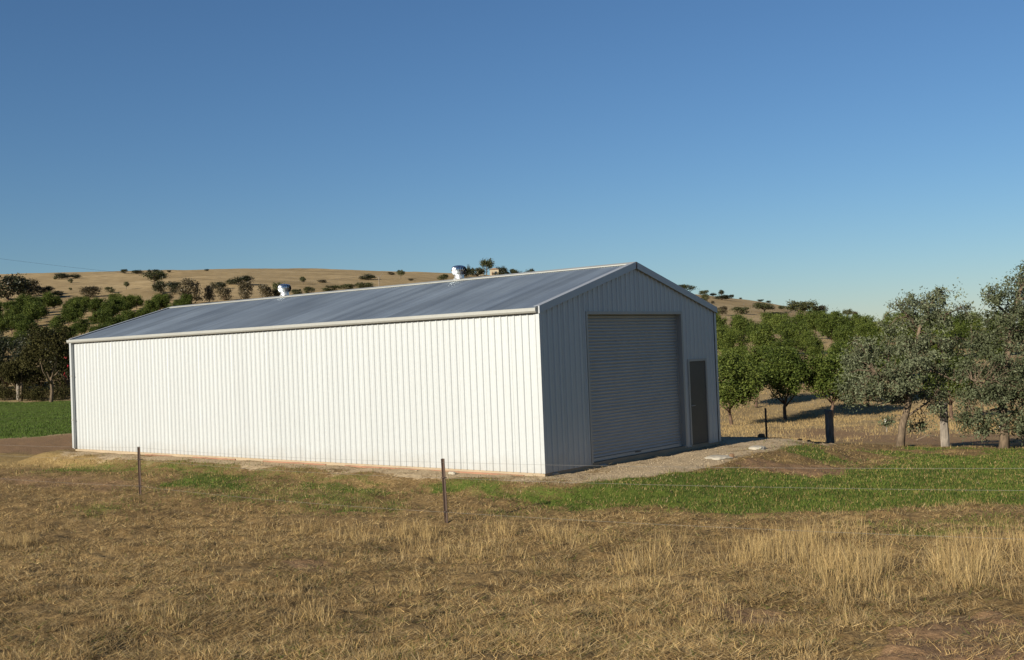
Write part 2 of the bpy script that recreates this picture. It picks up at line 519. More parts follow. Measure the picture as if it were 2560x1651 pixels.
G_LAWN = poly([(1040, 1200), (1250, 1206), (1400, 1212), (1520, 1208), (1640, 1186), (1790, 1172), (1960, 1192), (2120, 1192), (2200, 1165), (2330, 1140), (3000, 1140),
               (3000, 1262), (2380, 1262), (2150, 1285), (1900, 1283), (1650, 1272), (1420, 1268), (1250, 1238), (1080, 1236)])
G_BACK = poly([(1830, 1128), (1990, 1120), (2080, 1112), (2250, 1116), (3000, 1126), (3000, 1142), (2250, 1145), (2130, 1168), (1960, 1152), (1870, 1142)])
G_MID = poly([(400, 1190), (560, 1182), (760, 1212), (980, 1235), (1000, 1268), (850, 1285), (640, 1268), (420, 1245)])
G_UP = poly([(100, 1166), (330, 1152), (560, 1162), (760, 1180), (960, 1205), (960, 1216), (700, 1200), (360, 1182), (120, 1180)])
G_FIELD = poly([(-500, 1004), (-100, 1002), (230, 1003), (420, 1010), (420, 1070), (200, 1082), (0, 1098), (-500, 1098)])
G_SPOTS = [poly([(700, 1465), (780, 1455), (890, 1470), (830, 1500), (690, 1500)]), poly([(180, 1265), (330, 1260), (400, 1280), (300, 1300), (200, 1295)]),
           poly([(1180, 1268), (1300, 1272), (1330, 1295), (1200, 1290)]), poly([(2100, 1310), (2560, 1290), (2600, 1340), (2250, 1345)])]
B_APRON = poly([(120, 1116), (190, 1128), (700, 1152), (1362, 1184), (1500, 1150), (1800, 1092), (1960, 1098), (2080, 1110), (2000, 1120), (1880, 1138), (1800, 1160), (1640, 1184), (1540, 1206), (1380, 1210), (1100, 1196), (700, 1172), (330, 1152), (140, 1140)])
B_DIRT = poly([(1860, 1150), (1960, 1158), (2120, 1172), (2150, 1184), (2060, 1190), (1900, 1180), (1820, 1164)])
B_LEFT = poly([(-300, 1100), (0, 1098), (190, 1084), (420, 1075), (420, 1105), (190, 1122), (60, 1136), (-300, 1136)])
B_DARK = poly([(-300, 1190), (0, 1192), (110, 1182), (240, 1196), (380, 1215), (300, 1234), (120, 1220), (0, 1208), (-300, 1206)])
B_TRACK = poly([(1840, 1088), (2000, 1075), (2200, 1060), (2420, 1080), (2700, 1085), (2700, 1116), (2300, 1114), (2090, 1108)])
B_BARE = [poly([(2260, 1575), (2420, 1545), (2700, 1530), (2700, 1700), (2050, 1720), (2120, 1640)]), poly([(1640, 1480), (1760, 1505), (1960, 1535), (2020, 1555), (1880, 1560), (1720, 1530)]),
          poly([(680, 1412), (780, 1402), (850, 1425), (760, 1446)]), poly([(2240, 1540), (2340, 1530), (2400, 1560), (2300, 1575)])]
V_GRAV = poly([(1440, 1204), (1540, 1176), (1660, 1150), (1800, 1128), (1830, 1134), (1790, 1160), (1680, 1184), (1560, 1196)])
Y_LEFT = poly([(-300, 1136), (60, 1136), (230, 1142), (350, 1158), (220, 1170), (0, 1172), (-300, 1172)])
def zones(x, y):
    x = np.asarray(x, float); y = np.asarray(y, float)
    pn = fbm(x * .7, y * .7, 91)
    g = np.maximum(soft(G_LAWN, x, y) * 1.0, soft(G_MID, x, y, .55) * (.45 + .55 * sstep(.35, .6, pn)) * .95)
    g = np.maximum(g, soft(G_UP, x, y, .45) * .9 * (.65 + .35 * sstep(.3, .55, pn)))
    g = np.maximum(g, soft(G_BACK, x, y, .5) * sstep(.38, .62, pn) * .85)
    g = np.maximum(g, soft(G_FIELD, x, y, .6))
    for q in G_SPOTS: g = np.maximum(g, soft(q, x, y, .2) * .45 * sstep(.3, .6, pn))
    b = np.maximum(soft(B_DIRT, x, y, .25), soft(B_LEFT, x, y, .6) * .7)
    b = np.maximum(b, soft(B_DARK, x, y, .3) * .6)
    b = np.maximum(b, soft(B_TRACK, x, y, 1.3) * (.35 + .5 * fbm(x * .5, y * .5, 93)))
    for q in B_BARE: b = np.maximum(b, soft(q, x, y, .15) * .85)
    v = np.maximum(soft(V_GRAV, x, y, .2), soft(B_APRON, x, y, .25) * (.35 + .75 * fbm(x * 1.6, y * 1.6, 95)))
    yl = soft(Y_LEFT, x, y, .3)
    g = g * (1 - np.clip(v, 0, 1)) * (1 - .8 * soft(B_DIRT, x, y, .25))
    return g, b, v, yl

# ------------------------------------------------------------------ the ground sheet
def build_ground():
    th = np.concatenate([np.linspace(-PI, -0.62, 40)[:-1], np.linspace(-0.62, -0.48, 14)[:-1], np.linspace(-.48, .48, 460), np.linspace(.48, .62, 14)[1:], np.linspace(.62, PI, 40)[1:-1]])
    rr = np.concatenate([np.geomspace(.6, 7, 24)[:-1], np.geomspace(7, 40, 360)[:-1], np.geomspace(40, 700, 230)[:-1], np.geomspace(700, 3400, 16)])
    T, Rr = np.meshgrid(th, rr)
    x = CAM[0] + Rr * (np.cos(T) * YAWF[0] + np.sin(T) * YAWR[0])
    y = CAM[1] + Rr * (np.cos(T) * YAWF[1] + np.sin(T) * YAWR[1])
    z = h_at(x, y)
    n = len(th); m = len(rr)
    V = np.stack([x, y, z], -1).reshape(-1, 3)
    i = np.arange(m - 1)[:, None] * n; k = np.arange(n)[None]; k2 = (k + 1) % n
    F = np.stack([i + k, i + n + k, i + n + k2, i + k2], -1).reshape(-1, 4)[:, ::-1]
    c0 = len(V)
    V = np.vstack([V, [[CAM[0], CAM[1], float(h_at(CAM[0], CAM[1]))]]])
    near = (Rr < 130) & (np.abs(T) < .6)
    g = np.zeros(x.shape); b = g.copy(); v = g.copy(); yl = g.copy()
    gg = zones(x[near], y[near])
    g[near], b[near], v[near], yl[near] = gg
    dep = Rr * np.cos(T)
    far = sstep(36, 60, Rr)
    # dry standing straw under the near orchard rows
    zc = np.stack([g, b, v, np.ones_like(g)], -1).reshape(-1, 4); zc = np.vstack([zc, [[0, 0, 0, 1]]])
    me = mesh_np('ground', V, F, M['ground'], True, {
        'zone': ('POINT', 'FLOAT_COLOR', zc), 'far': ('POINT', 'FLOAT', np.append(far.ravel(), 0)), 'straw': ('POINT', 'FLOAT', np.append(yl.ravel(), 0))})
    # centre cap
    import bmesh
    bm = bmesh.new(); bm.from_mesh(me); bm.verts.ensure_lookup_table()
    cv = bm.verts[c0]
    for q in range(n):
        bm.faces.new((bm.verts[q], bm.verts[(q + 1) % n], cv)).smooth = True
    bmesh.ops.recalc_face_normals(bm, faces=bm.faces[-n:])
    bm.to_mesh(me); bm.free()
    o = bpy.data.objects.new('ground', me)
    link(o); tag(o, 'dry paddock ground rising to a golden hill', kind='structure')
build_ground()

# ------------------------------------------------------------------ the shed
RIB = .19
def prof_points(u0, u1):
    """trapezoidal rib profile between u0 and u1 (ribs every 190 mm): list of (u, n)"""
    out = [(u0, None)]
    k = math.floor(u0 / RIB) - 1
    while k * RIB < u1 + RIB:
        c = (k + .5) * RIB
        for du, n in ((-.033, 0), (-.017, .019), (.017, .019), (.033, 0)):
            if u0 + 1e-4 < c + du < u1 - 1e-4: out.append((c + du, n))
        # two fine stiffening swages in the pan
        for sc in (-.5,):
            for du, n in ((-.014, 0), (-.008, .0035), (.008, .0035), (.014, 0)):
                uu = c + sc * RIB + du
                if u0 + 1e-4 < uu < u1 - 1e-4: out.append((uu, n))
        k += 1
    out.append((u1, None))
    def pn(u):
        d = abs((u / RIB) % 1 - .5) * RIB
        return .019 if d <= .017 else max(0, .019 * (1 - (d - .017) / .016)) if d < .033 else 0
    out = [(u, pn(u) if n is None else n) for u, n in out]
    return sorted(out)
def ribbed(name, u0, u1, lo, hi, shift=0.0, thick=.0015, mat_=None):
    """sheet in local x (along), -y (outward), z (up)"""
    P = prof_points(u0 + shift, u1 + shift)
    V = []; F = []
    for u, n in P:
        uu = u - shift
        V += [(uu, -n, lo(uu)), (uu, -n, hi(uu)), (uu, -n + thick, lo(uu)), (uu, -n + thick, hi(uu))]
    for i in range(len(P) - 1):
        a = 4 * i; b = a + 4
        F += [(a, b, b + 1, a + 1), (b + 2, a + 2, a + 3, b + 3), (a + 1, b + 1, b + 3, a + 3), (a, a + 2, b + 2, b)]
    F += [(0, 1, 3, 2), (len(V) - 4, len(V) - 2, len(V) - 1, len(V) - 3)]
    mb = MB(); mb.add(V, F)
    return mb.mesh(name, mat_ or M['wall'])

shed = empty('farm_shed', (0, 0, 0), 0, 'long cream steel farm shed with grey roof, roller door and side door in the gable', 'shed')
# slab
MB().box(-SL - .01, .01, -.01, SW + .01, -.45, .035).build('floor_slab', M['slab'], shed)
# long walls
NS = 25; SH = SL / NS
wm = ribbed('wall_sheet', 0, SH - .002, lambda u: 0, lambda u: HE + .08)
for i in range(NS):
    o = bpy.data.objects.new('wall_sheet', wm); o.location = (-SL + i * SH, -.012 - .0006 * (i % 2), 0); link(o, shed)
for i in range(NS):
    o = bpy.data.objects.new('wall_sheet', wm); o.location = (-i * SH, SW + .012 + .0006 * (i % 2), 0); o.rotation_euler = (0, 0, PI); link(o, shed)
# roof geometry
RZ0 = HE + .105; RIDGE = 4.525; SLOPE = (RIDGE - RZ0) / (SW / 2); RA = math.atan(SLOPE)
def rake(y):
    return RZ0 + SLOPE * (SW / 2 - abs(y - SW / 2))
# gable with openings
DY0, DY1, DZ = 1.72, 5.70, 3.335
PY0, PY1, PZ = 5.985, 6.86, 2.165
def gable(xs, sign):
    bands = [(0, DY0, 0), (DY0, DY1, DZ), (DY1, PY0, 0), (PY0, PY1, PZ), (PY1, SW, 0)] if sign > 0 else [(0, SW, 0)]
    for (y0, y1, zb) in bands:
        e = [y0] + [k * SH for k in range(1, 12) if y0 + .12 < k * SH < y1 - .12] + [y1]
        for a, b in zip(e[:-1], e[1:]):
            mid = SW / 2
            parts = [(a, b)] if not (a < mid < b) else [(a, mid), (mid, b)]
            for p, q in parts:
                if sign > 0:
                    me = ribbed('wall_sheet', 0, q - p - .002, lambda u: zb, lambda u, p=p: rake(p + u) - .03, shift=p)
                    o = bpy.data.objects.new('wall_sheet', me); o.location = (.012, p, 0); o.rotation_euler = (0, 0, PI / 2)
                else:
                    me = ribbed('wall_sheet', 0, q - p - .002, lambda u: zb, lambda u, q=q: rake(q - u) - .03, shift=SW - q)
                    o = bpy.data.objects.new('wall_sheet', me); o.location = (-SL - .012, q, 0); o.rotation_euler = (0, 0, -PI / 2)
                link(o, shed)
gable(0, 1); gable(-SL, -1)
# corner flashings
for cx, cy in ((0, 0), (0, SW), (-SL, 0), (-SL, SW)):
    sx = 1 if cx == 0 else -1; sy = -1 if cy == 0 else 1
    mb = MB()
    xa, xb = sorted((cx + sx * .046, cx - sx * .05)); ya, yb = sorted((cy + sy * .042, cy + sy * .046))
    mb.box(xa, xb, ya, yb, .002, HE + .06)
    xa, xb = sorted((cx + sx * .042, cx + sx * .0461)); ya, yb = sorted((cy + sy * .0415, cy - sy * .05))
    mb.box(xa, xb, ya, yb, .002, HE + .06)
    mb.build('corner_flashing', M['wall'], shed)
# roof sheets
SLEN = (SW / 2 + .10) / math.cos(RA) - .02
def corrugated():
    n = 60; V = []; F = []
    for i in range(n + 1):
        u = (SH - .001) * i / n; z = .0085 * (1 - math.cos(2 * PI * i / 6))
        V += [(u, -z, 0), (u, -z, SLEN)]
    for i in range(n): F.append((2 * i, 2 * i + 2, 2 * i + 3, 2 * i + 1))
    mb = MB(); mb.add(V, F)
    return mb.mesh('roof_sheet', M['roof'], True)
rm = corrugated()
for side in (0, 1):
    for i in range(NS):
        o = bpy.data.objects.new('roof_sheet', rm)
        if side == 0:
            x0 = -SL + i * SH; y0 = -.10; rz = 0
        else:
            x0 = -i * SH; y0 = SW + .10; rz = PI
        o.rotation_euler = (-(PI / 2 - RA), 0, rz)
        o.location = (x0, y0, RZ0 - SLOPE * .10 + .0015 * (i % 2))
        link(o, shed)
# sheet turned so that its outward side looks up: local -y -> up
# ridge cap (runs the whole length)
for s in (-1, 1):
    mb = MB()
    y1 = SW / 2 + s * .17; zt = RIDGE + .046
    A = [(.06, SW / 2, zt), (.06, y1, zt - SLOPE * .17), (.06, y1, zt - SLOPE * .17 - .022), (.06, SW / 2, zt - .004)]
    B = [(-SL - .06, *p[1:]) for p in A]
    mb.prism(None, A, B)
    mb.build('ridge_cap', M['trim'], shed)
# barge flashings on both gables
def barge(xg, sx):
    for s in (-1, 1):
        ye = SW / 2 + s * (SW / 2 + .07); ym = SW / 2 + s * .0015
        za = RZ0 - SLOPE * .07 + .04; zb = RIDGE + .04
        mb = MB()
        xo = xg + sx * .085; xi = xg + sx * .047
        A = [(xo, ye, za), (xo, ye, za - .155), (xi, ye, za - .155), (xi, ye, za)]
        B = [(xo, ym, zb), (xo, ym, zb - .155), (xi, ym, zb - .155), (xi, ym, zb)]
        mb.prism(None, A, B)
        xr = xg - sx * .07     # flange over the roof sheets
        A = [(xo - sx * .002, ye, za + .004), (xo - sx * .002, ye, za - .002), (xr, ye, za - .002), (xr, ye, za + .004)]
        B = [(p[0], ym, p[2] + zb - za) for p in A]
        mb.prism(None, A, B)
        mb.build('barge_flashing', M['barge'], shed)
barge(0, 1); barge(-SL, -1)
MB().box(.083, .092, SW / 2 - .018, SW / 2 + .018, RIDGE - .12, RIDGE + .035).build('barge_joint', M['picket'], shed)
# gutters
def gutter(y, s):
    q = [(0, 0), (.095, 0), (.118, .035), (.118, .092), (.108, .104), (.100, .100), (.108, .088), (.108, .040), (.090, .008), (.006, .008), (.006, .11), (0, .11)]
    A = [(.03, y + s * (.030 + a), HE - .012 + b) for a, b in q]
    B = [(-SL - .10, *p[1:]) for p in A]
    mb = MB()
    n = len(A)
    mb.add(A + B, [(i, (i + 1) % n, n + (i + 1) % n, n + i) for i in range(n)])
    for xe in (.03, -SL - .10):
        d = .002 if xe > 0 else -.002
        e = [(xe + d, y + s * (.030 + a), HE - .012 + b) for a, b in ((0, 0), (.095, 0), (.118, .035), (.118, .092), (.108, .104), (0, .11))]
        mb.add(e, [tuple(range(6))])
    mb.build('gutter', M['trim'], shed)
gutter(0, -1); gutter(SW, 1)
# downpipe at the far end of the sunny wall
dp = MB()
dp.box(-SL + .02, -SL + .12, -.125, -.047, .03, HE - .012)
dpo = dp.build('downpipe', M['wall'], shed)
for zc_ in (.9, 2.3):
    MB().box(-SL + .005, -SL + .135, -.129, -.12, zc_, zc_ + .04).build('pipe_clip', M['trim'], dpo)
# base flashing lips, orange membrane left at the slab edge
for (xa, xb, zt, zb) in ((-15.0, -13.6, -.052, -.060), (-12.6, -10.6, -.050, -.060), (-9.4, -6.9, -.050, -.062), (-6.2, -.55, -.050, -.070)):
    n = 14; V = []; F = []
    for i in range(n):
        x = xa + (xb - xa) * i / (n - 1); e = rs.uniform(-.006, .006)
        V += [(x, -.030 - abs(e), zt + e), (x, -.036 - abs(e) * 2, zb + e - .02), (x, -.012, zb - .03), (x, -.0105, zt + e)]
    for i in range(n - 1):
        a = 4 * i; b = a + 4
        F += [(a, a + 1, b + 1, b), (a + 3, a, b, b + 3), (a + 1, a + 2, b + 2, b + 1)]
    F += [(0, 3, 2, 1), tuple(4 * (n - 1) + k for k in (0, 1, 2, 3))]
    mb = MB(); mb.add(V, F); mb.build('membrane_strip', M['orange'], shed)
# roller door
rd = empty('roller_door'); rd.parent = shed
rec = -.105
MB().box(rec - .01, .038, DY0 - .075, DY0 - .001, 0.036, DZ + .07).build('door_jamb', M['jamb'], rd)
MB().box(rec - .05, .038, DY1 + .001, DY1 + .075, 0.036, DZ + .07).build('door_jamb', M['jamb'], rd)
MB().box(rec - .01, .0375, DY0 + .0005, DY1 - .0005, DZ - .004, DZ + .065).build('door_head', M['jamb'], rd)
for yy in (DY0 + .005, DY1 - .055):
    MB().box(rec - .02, rec + .028, yy, yy + .05, .036, DZ - .006).build('guide_rail', M['jamb'], rd)
NSL = 43; sh = (DZ - .12) / NSL
V = []; F = []
ns = 7
for j, yy in enumerate((DY0 + .03, DY1 - .03)):
    for k in range(ns):
        t = k / (ns - 1)
        bulge = .018 * math.sin(PI * min(1, t / .78)) if t < .78 else -.004 * math.sin(PI * (t - .78) / .22)
        V.append((rec + bulge, yy, t * sh))
for k in range(ns - 1):
    F.append((k, ns + k, ns + k + 1, k + 1))
mb = MB(); mb.add(V, F)
sm = mb.mesh('slat', M['slat'], False)
sm2 = mb.mesh('slat', M['slat'], False)
for i in range(NSL):
    o = bpy.data.objects.new('slat', sm); o.location = (0.006 if i in (14, 28) else (i % 2) * .0008, 0, .115 + i * sh); link(o, rd)
MB().box(rec - .01, rec + .032, DY0 + .03, DY1 - .03, .042, .116).build('bottom_rail', M['slat'], rd)
MB().box(rec - .01, rec + .025, DY0 + .03, DY1 - .03, .0365, .042).build('weather_seal', M['rubber'], rd)
MB().box(rec + .02, rec + .045, 3.55, 3.80, .09, .11).build('lift_handle', M['picket'], rd)
MB().box(-.6, rec - .03, DY0 - .05, DY1 + .05, DZ + .07, DZ + .09).box(-.6, -.55, DY0, DY1, .04, DZ + .07).build('inner_lining', M['rubber'], rd)
# side door
pd = empty('side_door'); pd.parent = shed
lf = MB().box(-.02, .018, PY0 + .032, PY1 - .032, .045, PZ - .03).build('door_leaf', M['padoor'], pd)
for (a, b, c, d) in ((PY0 - .03, PY0 + .03, .036, PZ + .03), (PY1 - .03, PY1 + .03, .036, PZ + .03)):
    MB().box(-.04, .041, a, b, c, d).build('door_frame', M['jamb'], pd)
MB().box(-.04, .0405, PY0 + .031, PY1 - .031, PZ - .028, PZ + .03).build('door_frame', M['jamb'], pd)
MB().tube([(.018, PY0 + .1, 1.02), (.05, PY0 + .1, 1.02)], .018, 10).tube([(.048, PY0 + .1, 1.02), (.048, PY0 + .22, 1.02)], .009, 8).build('door_handle', M['jamb'], lf)
# roof ventilators on the ridge
def ventilator(x, lab):
    v = empty('roof_ventilator', (x, SW / 2, RIDGE)); v.parent = shed; v['label'] = lab
    MB().lathe([(.0, .05), (.135, .05), (.13, .08), (.125, .15), (.13, .155), (0, .155)], 20).box(-.12, .12, -.10, .10, -.04, .056).build('throat', M['throat'], v)
    N = 22; n = 9
    V = []; F = []
    for k in range(n):
        t = k / (n - 1); z = .15 + t * .215
        r = .135 + .075 * math.sin(PI * (t * .80 + .06)) ** .75
        tw = .22 * t
        for w in (0, 1):
            rr_ = r - w * .020; a = tw + w * .24
            V.append((rr_ * math.cos(a), rr_ * math.sin(a), z))
    for k in range(n - 1):
        F.append((2 * k, 2 * k + 1, 2 * k + 3, 2 * k + 2))
    mb = MB(); mb.add(V, F); vm = mb.mesh('vane', M['chrome'], True)
    for k in range(N):
        o = bpy.data.objects.new('vane', vm); o.rotation_euler = (0, 0, 2 * PI * k / N); link(o, v)
    MB().lathe([(.180, .352), (.17, .37), (.12, .392), (.06, .403), (.001, .406)], 24).build('vent_cap', M['chrome'], v, smooth=True)
    MB().lathe([(.126, .14), (.155, .145), (.158, .156), (.12, .156)], 24).build('lower_ring', M['chrome'], v, smooth=True)
    MB().lathe([(.10, .15), (.12, .25), (.10, .35)], 12).build('core', M['picket'], v)
    return v
ventilator(-12.9, 'silver turbine ventilator nearer the far end of the ridge')
ventilator(-5.56, 'silver turbine ventilator nearer the door end of the ridge')

# ------------------------------------------------------------------ wire fence in front
def cxy(lat, dep):
    p = CAM[:2] + YAWF * dep + YAWR * lat
    return np.array([p[0], p[1], float(h_at(p[0], p[1]))])
def picket_mesh(h):
    a = []
    q = []
    for k in range(3):
        an = PI / 2 + k * 2 * PI / 3
        d = Vector((math.cos(an), math.sin(an), 0)); w = Vector((-d.y, d.x, 0)) * .005
        q += [d * .034 - w, d * .034 + w, Vector((math.cos(an + PI / 3), math.sin(an + PI / 3), 0)) * .007]
    A = [(p.x, p.y, -.35) for p in q]; B = [(p.x, p.y, h) for p in q]
    mb = MB(); mb.prism(None, A, B)
    return mb.mesh('picket', M['picket'])
p1 = at(1116, 1308.6); p2 = at(351, 1237)
dirf = (p2 - p1)[:2]; dirf /= np.linalg.norm(dirf)
fence = empty('wire_fence', p1, 0, 'thin three-wire fence on rusty steel pickets in front of the shed', 'fence')
def fpt(d, z=None):
    p = p1[:2] + dirf * d
    return np.array([p[0], p[1], float(h_at(*p)) if z is None else z])
d12 = float(np.linalg.norm((p2 - p1)[:2]))
HW = [(1.06, 1.0), (.79, .72), (.20, .16)]
stations = [-11.5, 0, d12, d12 + 10.5, d12 + 22]
hts = [1.12, 1.12, 1.07, 1.1, 1.1]
labs = [None, 'picket nearest the middle, with wire clips', 'picket farther left', None, None]
pk = picket_mesh(1.0)
gz = []
for d, hgt, lb in zip(stations, hts, labs):
    p = fpt(d); gz.append(p)
    o = bpy.data.objects.new('picket', pk); o.location = Vector(p - p1); o.scale = (1, 1, hgt); o.rotation_euler = (.01, -.018 if d == 0 else .004, .7)
    link(o, fence)
    if lb: o['label'] = lb
    for k, w in enumerate((.79, .20)):
        mb = MB()
        mb.tube([(-.045, -.02, 0), (0, -.042, .012), (.045, -.02, 0), (.05, .01, -.01)], .009, 6)
        c_ = bpy.data.objects.new('wire_clip', mb.mesh('wire_clip', M['picket']))
        c_.location = (0, 0, w / hgt * hgt * (1 / hgt) * 1.0); c_.scale = (1, 1, 1 / hgt); link(c_, o)
for k, w in enumerate((1.06, .79, .20)):
    pts = []
    for a, b in zip(range(len(stations) - 1), range(1, len(stations))):
        for t in np.linspace(0, 1, 13)[:-1]:
            q = gz[a] * (1 - t) + gz[b] * t
            wa = w
            pts.append((q[0] - p1[0] - .02 * dirf[1], q[1] - p1[1] + .02 * dirf[0] - .03, q[2] - p1[2] + wa - .05 * 4 * t * (1 - t)))
    MB().tube(pts, .0017, 5, False).build('wire', M['wire'], fence)

# ------------------------------------------------------------------ posts behind
def wood_post(px, py, h, r, name, label, m_, flat_top=True, sq=False, seed=0):
    p = at(px, py)
    r_ = np.random.RandomState(seed)
    n = 10; mb = MB()
    lv = np.linspace(-.4, h, 9)
    V = []; F = []
    ph = r_.uniform(0, 6, 3)
    for i, z in enumerate(lv):
        ox = .05 * r * math.sin(z * 3 + ph[0]) ; oy = .05 * r * math.cos(z * 2.3 + ph[1])
        for k in range(n):
            a = 2 * PI * k / n
            q = r * (1 + .10 * math.sin(3 * a + ph[2]) + .05 * r_.randn() - .05 * (z / h))
            V.append((ox + q * math.cos(a), oy + q * math.sin(a), z + (.03 * r_.randn() if i == 8 else 0)))
    for i in range(8):
        for k in range(n):
            F.append((i * n + k, i * n + (k + 1) % n, (i + 1) * n + (k + 1) % n, (i + 1) * n + k))
    V.append((0, 0, h + .01))
    for k in range(n): F.append((8 * n + k, 8 * n + (k + 1) % n, len(V) - 1))
    mb.add(V, F)
    o = mb.build(name, m_, None, Vector(p))
    tag(o, label, 'post')
    return o
wood_post(2075, 1109, 1.00, .125, 'strainer_post', 'thick timber strainer post, toned dark for the shed shadow it stands in', M['post_shaded'], seed=1)
sp = wood_post(2364, 1118, 1.36, .13, 'strainer_post', 'thick pale weathered strainer post between the two grey-leaved gums', M['post_grey'], seed=2)
MB().lathe([(.142, .88), (.146, .90), (.142, .92)], 12).build('wire_band', M['picket'], sp)
wood_post(46, 1001, 1.65, .16, 'strainer_post', 'old grey timber post by the far left paddock edge', M['post_grey'], seed=3)
p = crest(1905, 30.8)
o = bpy.data.objects.new('steel_picket', pk); o.location = Vector(p); o.scale = (1, 1, .84); link(o)
tag(o, 'lone thin dark steel picket just right of the shed on the crest', 'post')
p = at(2503, 1118)
o = MB().tube([(0, 0, -.3), (.01, 0, .35), (0, 0, .68)], [.035, .033, .03], 8).build('thin_post', M['whitepaint'], None, Vector(p))
tag(o, 'thin pale post at the foot of the rightmost gum trunk', 'post')
p = at(2217, 1080)
mk = empty('marker_post', Vector(p), 0, 'short marker post with white head left of the leaning gum trunk', 'post')
MB().tube([(0, 0, -.3), (0, 0, .42)], .03, 8).build('stake', M['post_grey'], mk)
MB().box(-.07, .07, -.05, .05, .42, .66).build('white_head', M['whitepaint'], mk)

# ------------------------------------------------------------------ rocks and clods by the pad
def rock(px, py, w, d, h, name, label, m_, cat, seed, rz=None, D=None):
    r_ = np.random.RandomState(seed)
    import bmesh
    bm = bmesh.new(); bmesh.ops.create_icosphere(bm, subdivisions=3, radius=1)
    for v in bm.verts:
        f = 1 + .35 * (fbm(np.array([v.co.x * 1.6 + seed]), np.array([v.co.y * 1.6 + v.co.z * 1.3]), seed)[0] - .5) + .08 * r_.randn() * .5
        v.co = Vector((v.co.x * f * w / 2, v.co.y * f * d / 2, max(-.3, min(.75, v.co.z * f)) * h))
    me = bpy.data.meshes.new(name); bm.to_mesh(me); bm.free(); me.materials.append(m_)
    p = at(px, py) if D is None else crest(px, D)
    o = bpy.data.objects.new(name, me); o.location = Vector(p) + Vector((0, 0, h * .2)); o.rotation_euler = (0, 0, r_.uniform(0, 3) if rz is None else rz)
    link(o); tag(o, label, cat)
CR = math.atan2(YAWR[1], YAWR[0])
rock(1893, 1122, .42, .5, .07, 'concrete_scrap', 'pale flat scrap of concrete on the pad behind the gravel', M['scrap'], 'concrete scrap', 1, CR)
rock(1795, 1146, .62, .6, .06, 'concrete_scrap', 'longer pale concrete scrap at the edge of the gravel patch', M['scrap'], 'concrete scrap', 2, CR)
rock(1830, 1147, .13, .12, .10, 'dark_stone', 'dark stone at the right tip of the longer concrete scrap', M['clod'], 'stone', 3)
for k, (a, b, w, s_) in enumerate(((1892, 1091, .20, 'between shed and thin picket'), (1943, 1094, .13, 'just right of the thin picket'), (1987, 1098, .17, 'midway between thin picket and dark post'), (2010, 1100, .14, 'nearest left of the dark strainer post'))):
    rock(a, b, w, w, .11, 'soil_clod', 'small dark clod on the pad crest ' + s_, M['clod'], 'clod', 10 + k, None, 31.0 + (a - 1890) / 60)
rock(1500, 1167, .34, .2, .045, 'concrete_scrap', 'small pale chip of concrete on the shadow edge below the roller door', M['scrap'], 'concrete scrap', 21, CR)
rock(1383, 1189, .30, .12, .06, 'concrete_scrap', 'pale lump of concrete at the shed corner nearest the camera', M['scrap'], 'concrete scrap', 22, 1.2)
rock(1130, 1186, .22, .14, .06, 'concrete_scrap', 'white dab of concrete at the slab edge behind the middle picket', M['scrap'], 'concrete scrap', 23, 0)
# ------------------------------------------------------------------ foliage
def leaves(centers, normals, size, asp, r_, tint, droop=0.0):
    """one bent quad per leaf (2 tris), random turn; returns V, F, tint per face"""
    n = len(centers)
    d = r_.normal(size=(n, 3)); d += normals * .5; d[:, 2] -= droop
    d /= np.linalg.norm(d, axis=1)[:, None] + 1e-9
    e = np.cross(d, r_.normal(size=(n, 3))); e /= np.linalg.norm(e, axis=1)[:, None] + 1e-9
    s = size * r_.uniform(.6, 1.35, n)[:, None]
    a = centers - d * s * .5; b = centers + e * s * asp * .5; c = centers + d * s * .5; f = centers - e * s * asp * .5
    nn = np.cross(d, e); b = b + nn * s * .12; f = f + nn * s * .12
    V = np.stack([a, b, c, f], 1).reshape(-1, 3)
    i = np.arange(n) * 4
    F = np.stack([i, i + 1, i + 2, i + 3], 1)
    return V, F, tint
def crown_points(r_, lobes, n, per, spread, shell=.6):
    L = np.array([l[0] for l in lobes]); Rd = np.array([l[1] for l in lobes])
    w = Rd.prod(1) ** (2 / 3); w /= w.sum()
    m = max(1, n // per)
    k = r_.choice(len(lobes), m, p=w)
    u = r_.normal(size=(m, 3)); u /= np.linalg.norm(u, axis=1)[:, None]
    rad = np.clip(1 - (1 - shell) * r_.rand(m) ** 1.4 + .07 * r_.randn(m), .1, 1.18)
    cc = L[k] + u * rad[:, None] * Rd[k]
    ct = r_.uniform(.15, .85, m)
    idx = np.repeat(np.arange(m), per)
    P = cc[idx] + r_.normal(size=(len(idx), 3)) * spread * r_.uniform(.5, 1.3, m)[idx][:, None]
    nrm = u[idx]
    t = np.clip(ct[idx] + r_.normal(size=len(idx)) * .16, 0, 1)
    return P, nrm, t, cc
def crown_mesh(name, r_, lobes, n, per, spread, size, asp, material, shell=.6, droop=0):
    P, nr, t, cc = crown_points(r_, lobes, n, per, spread, shell)
    V, F, t = leaves(P, nr, size, asp, r_, t, droop)
    return mesh_np(name, V, F, material, False, {'tint': ('FACE', 'FLOAT', t)}), cc
def rand_lobes(r_, w, h, z0, k, lump=.5):
    """lumpy crown: a core and k lobes round it; w, h = full width and height, z0 = underside"""
    out = [((0, 0, z0 + h * .5), (w * .36, w * .36, h * .42))]
    for i in range(k):
        a = r_.uniform(0, 2 * PI); zz = r_.uniform(.22, .86)
        ring = w * .30 * math.sqrt(max(.05, 1 - (2 * zz - .9) ** 2))
        s = w * r_.uniform(.15, .24)
        out.append(((ring * math.cos(a), ring * math.sin(a), z0 + h * zz), (s, s, s * r_.uniform(.7, 1.0))))
    return out
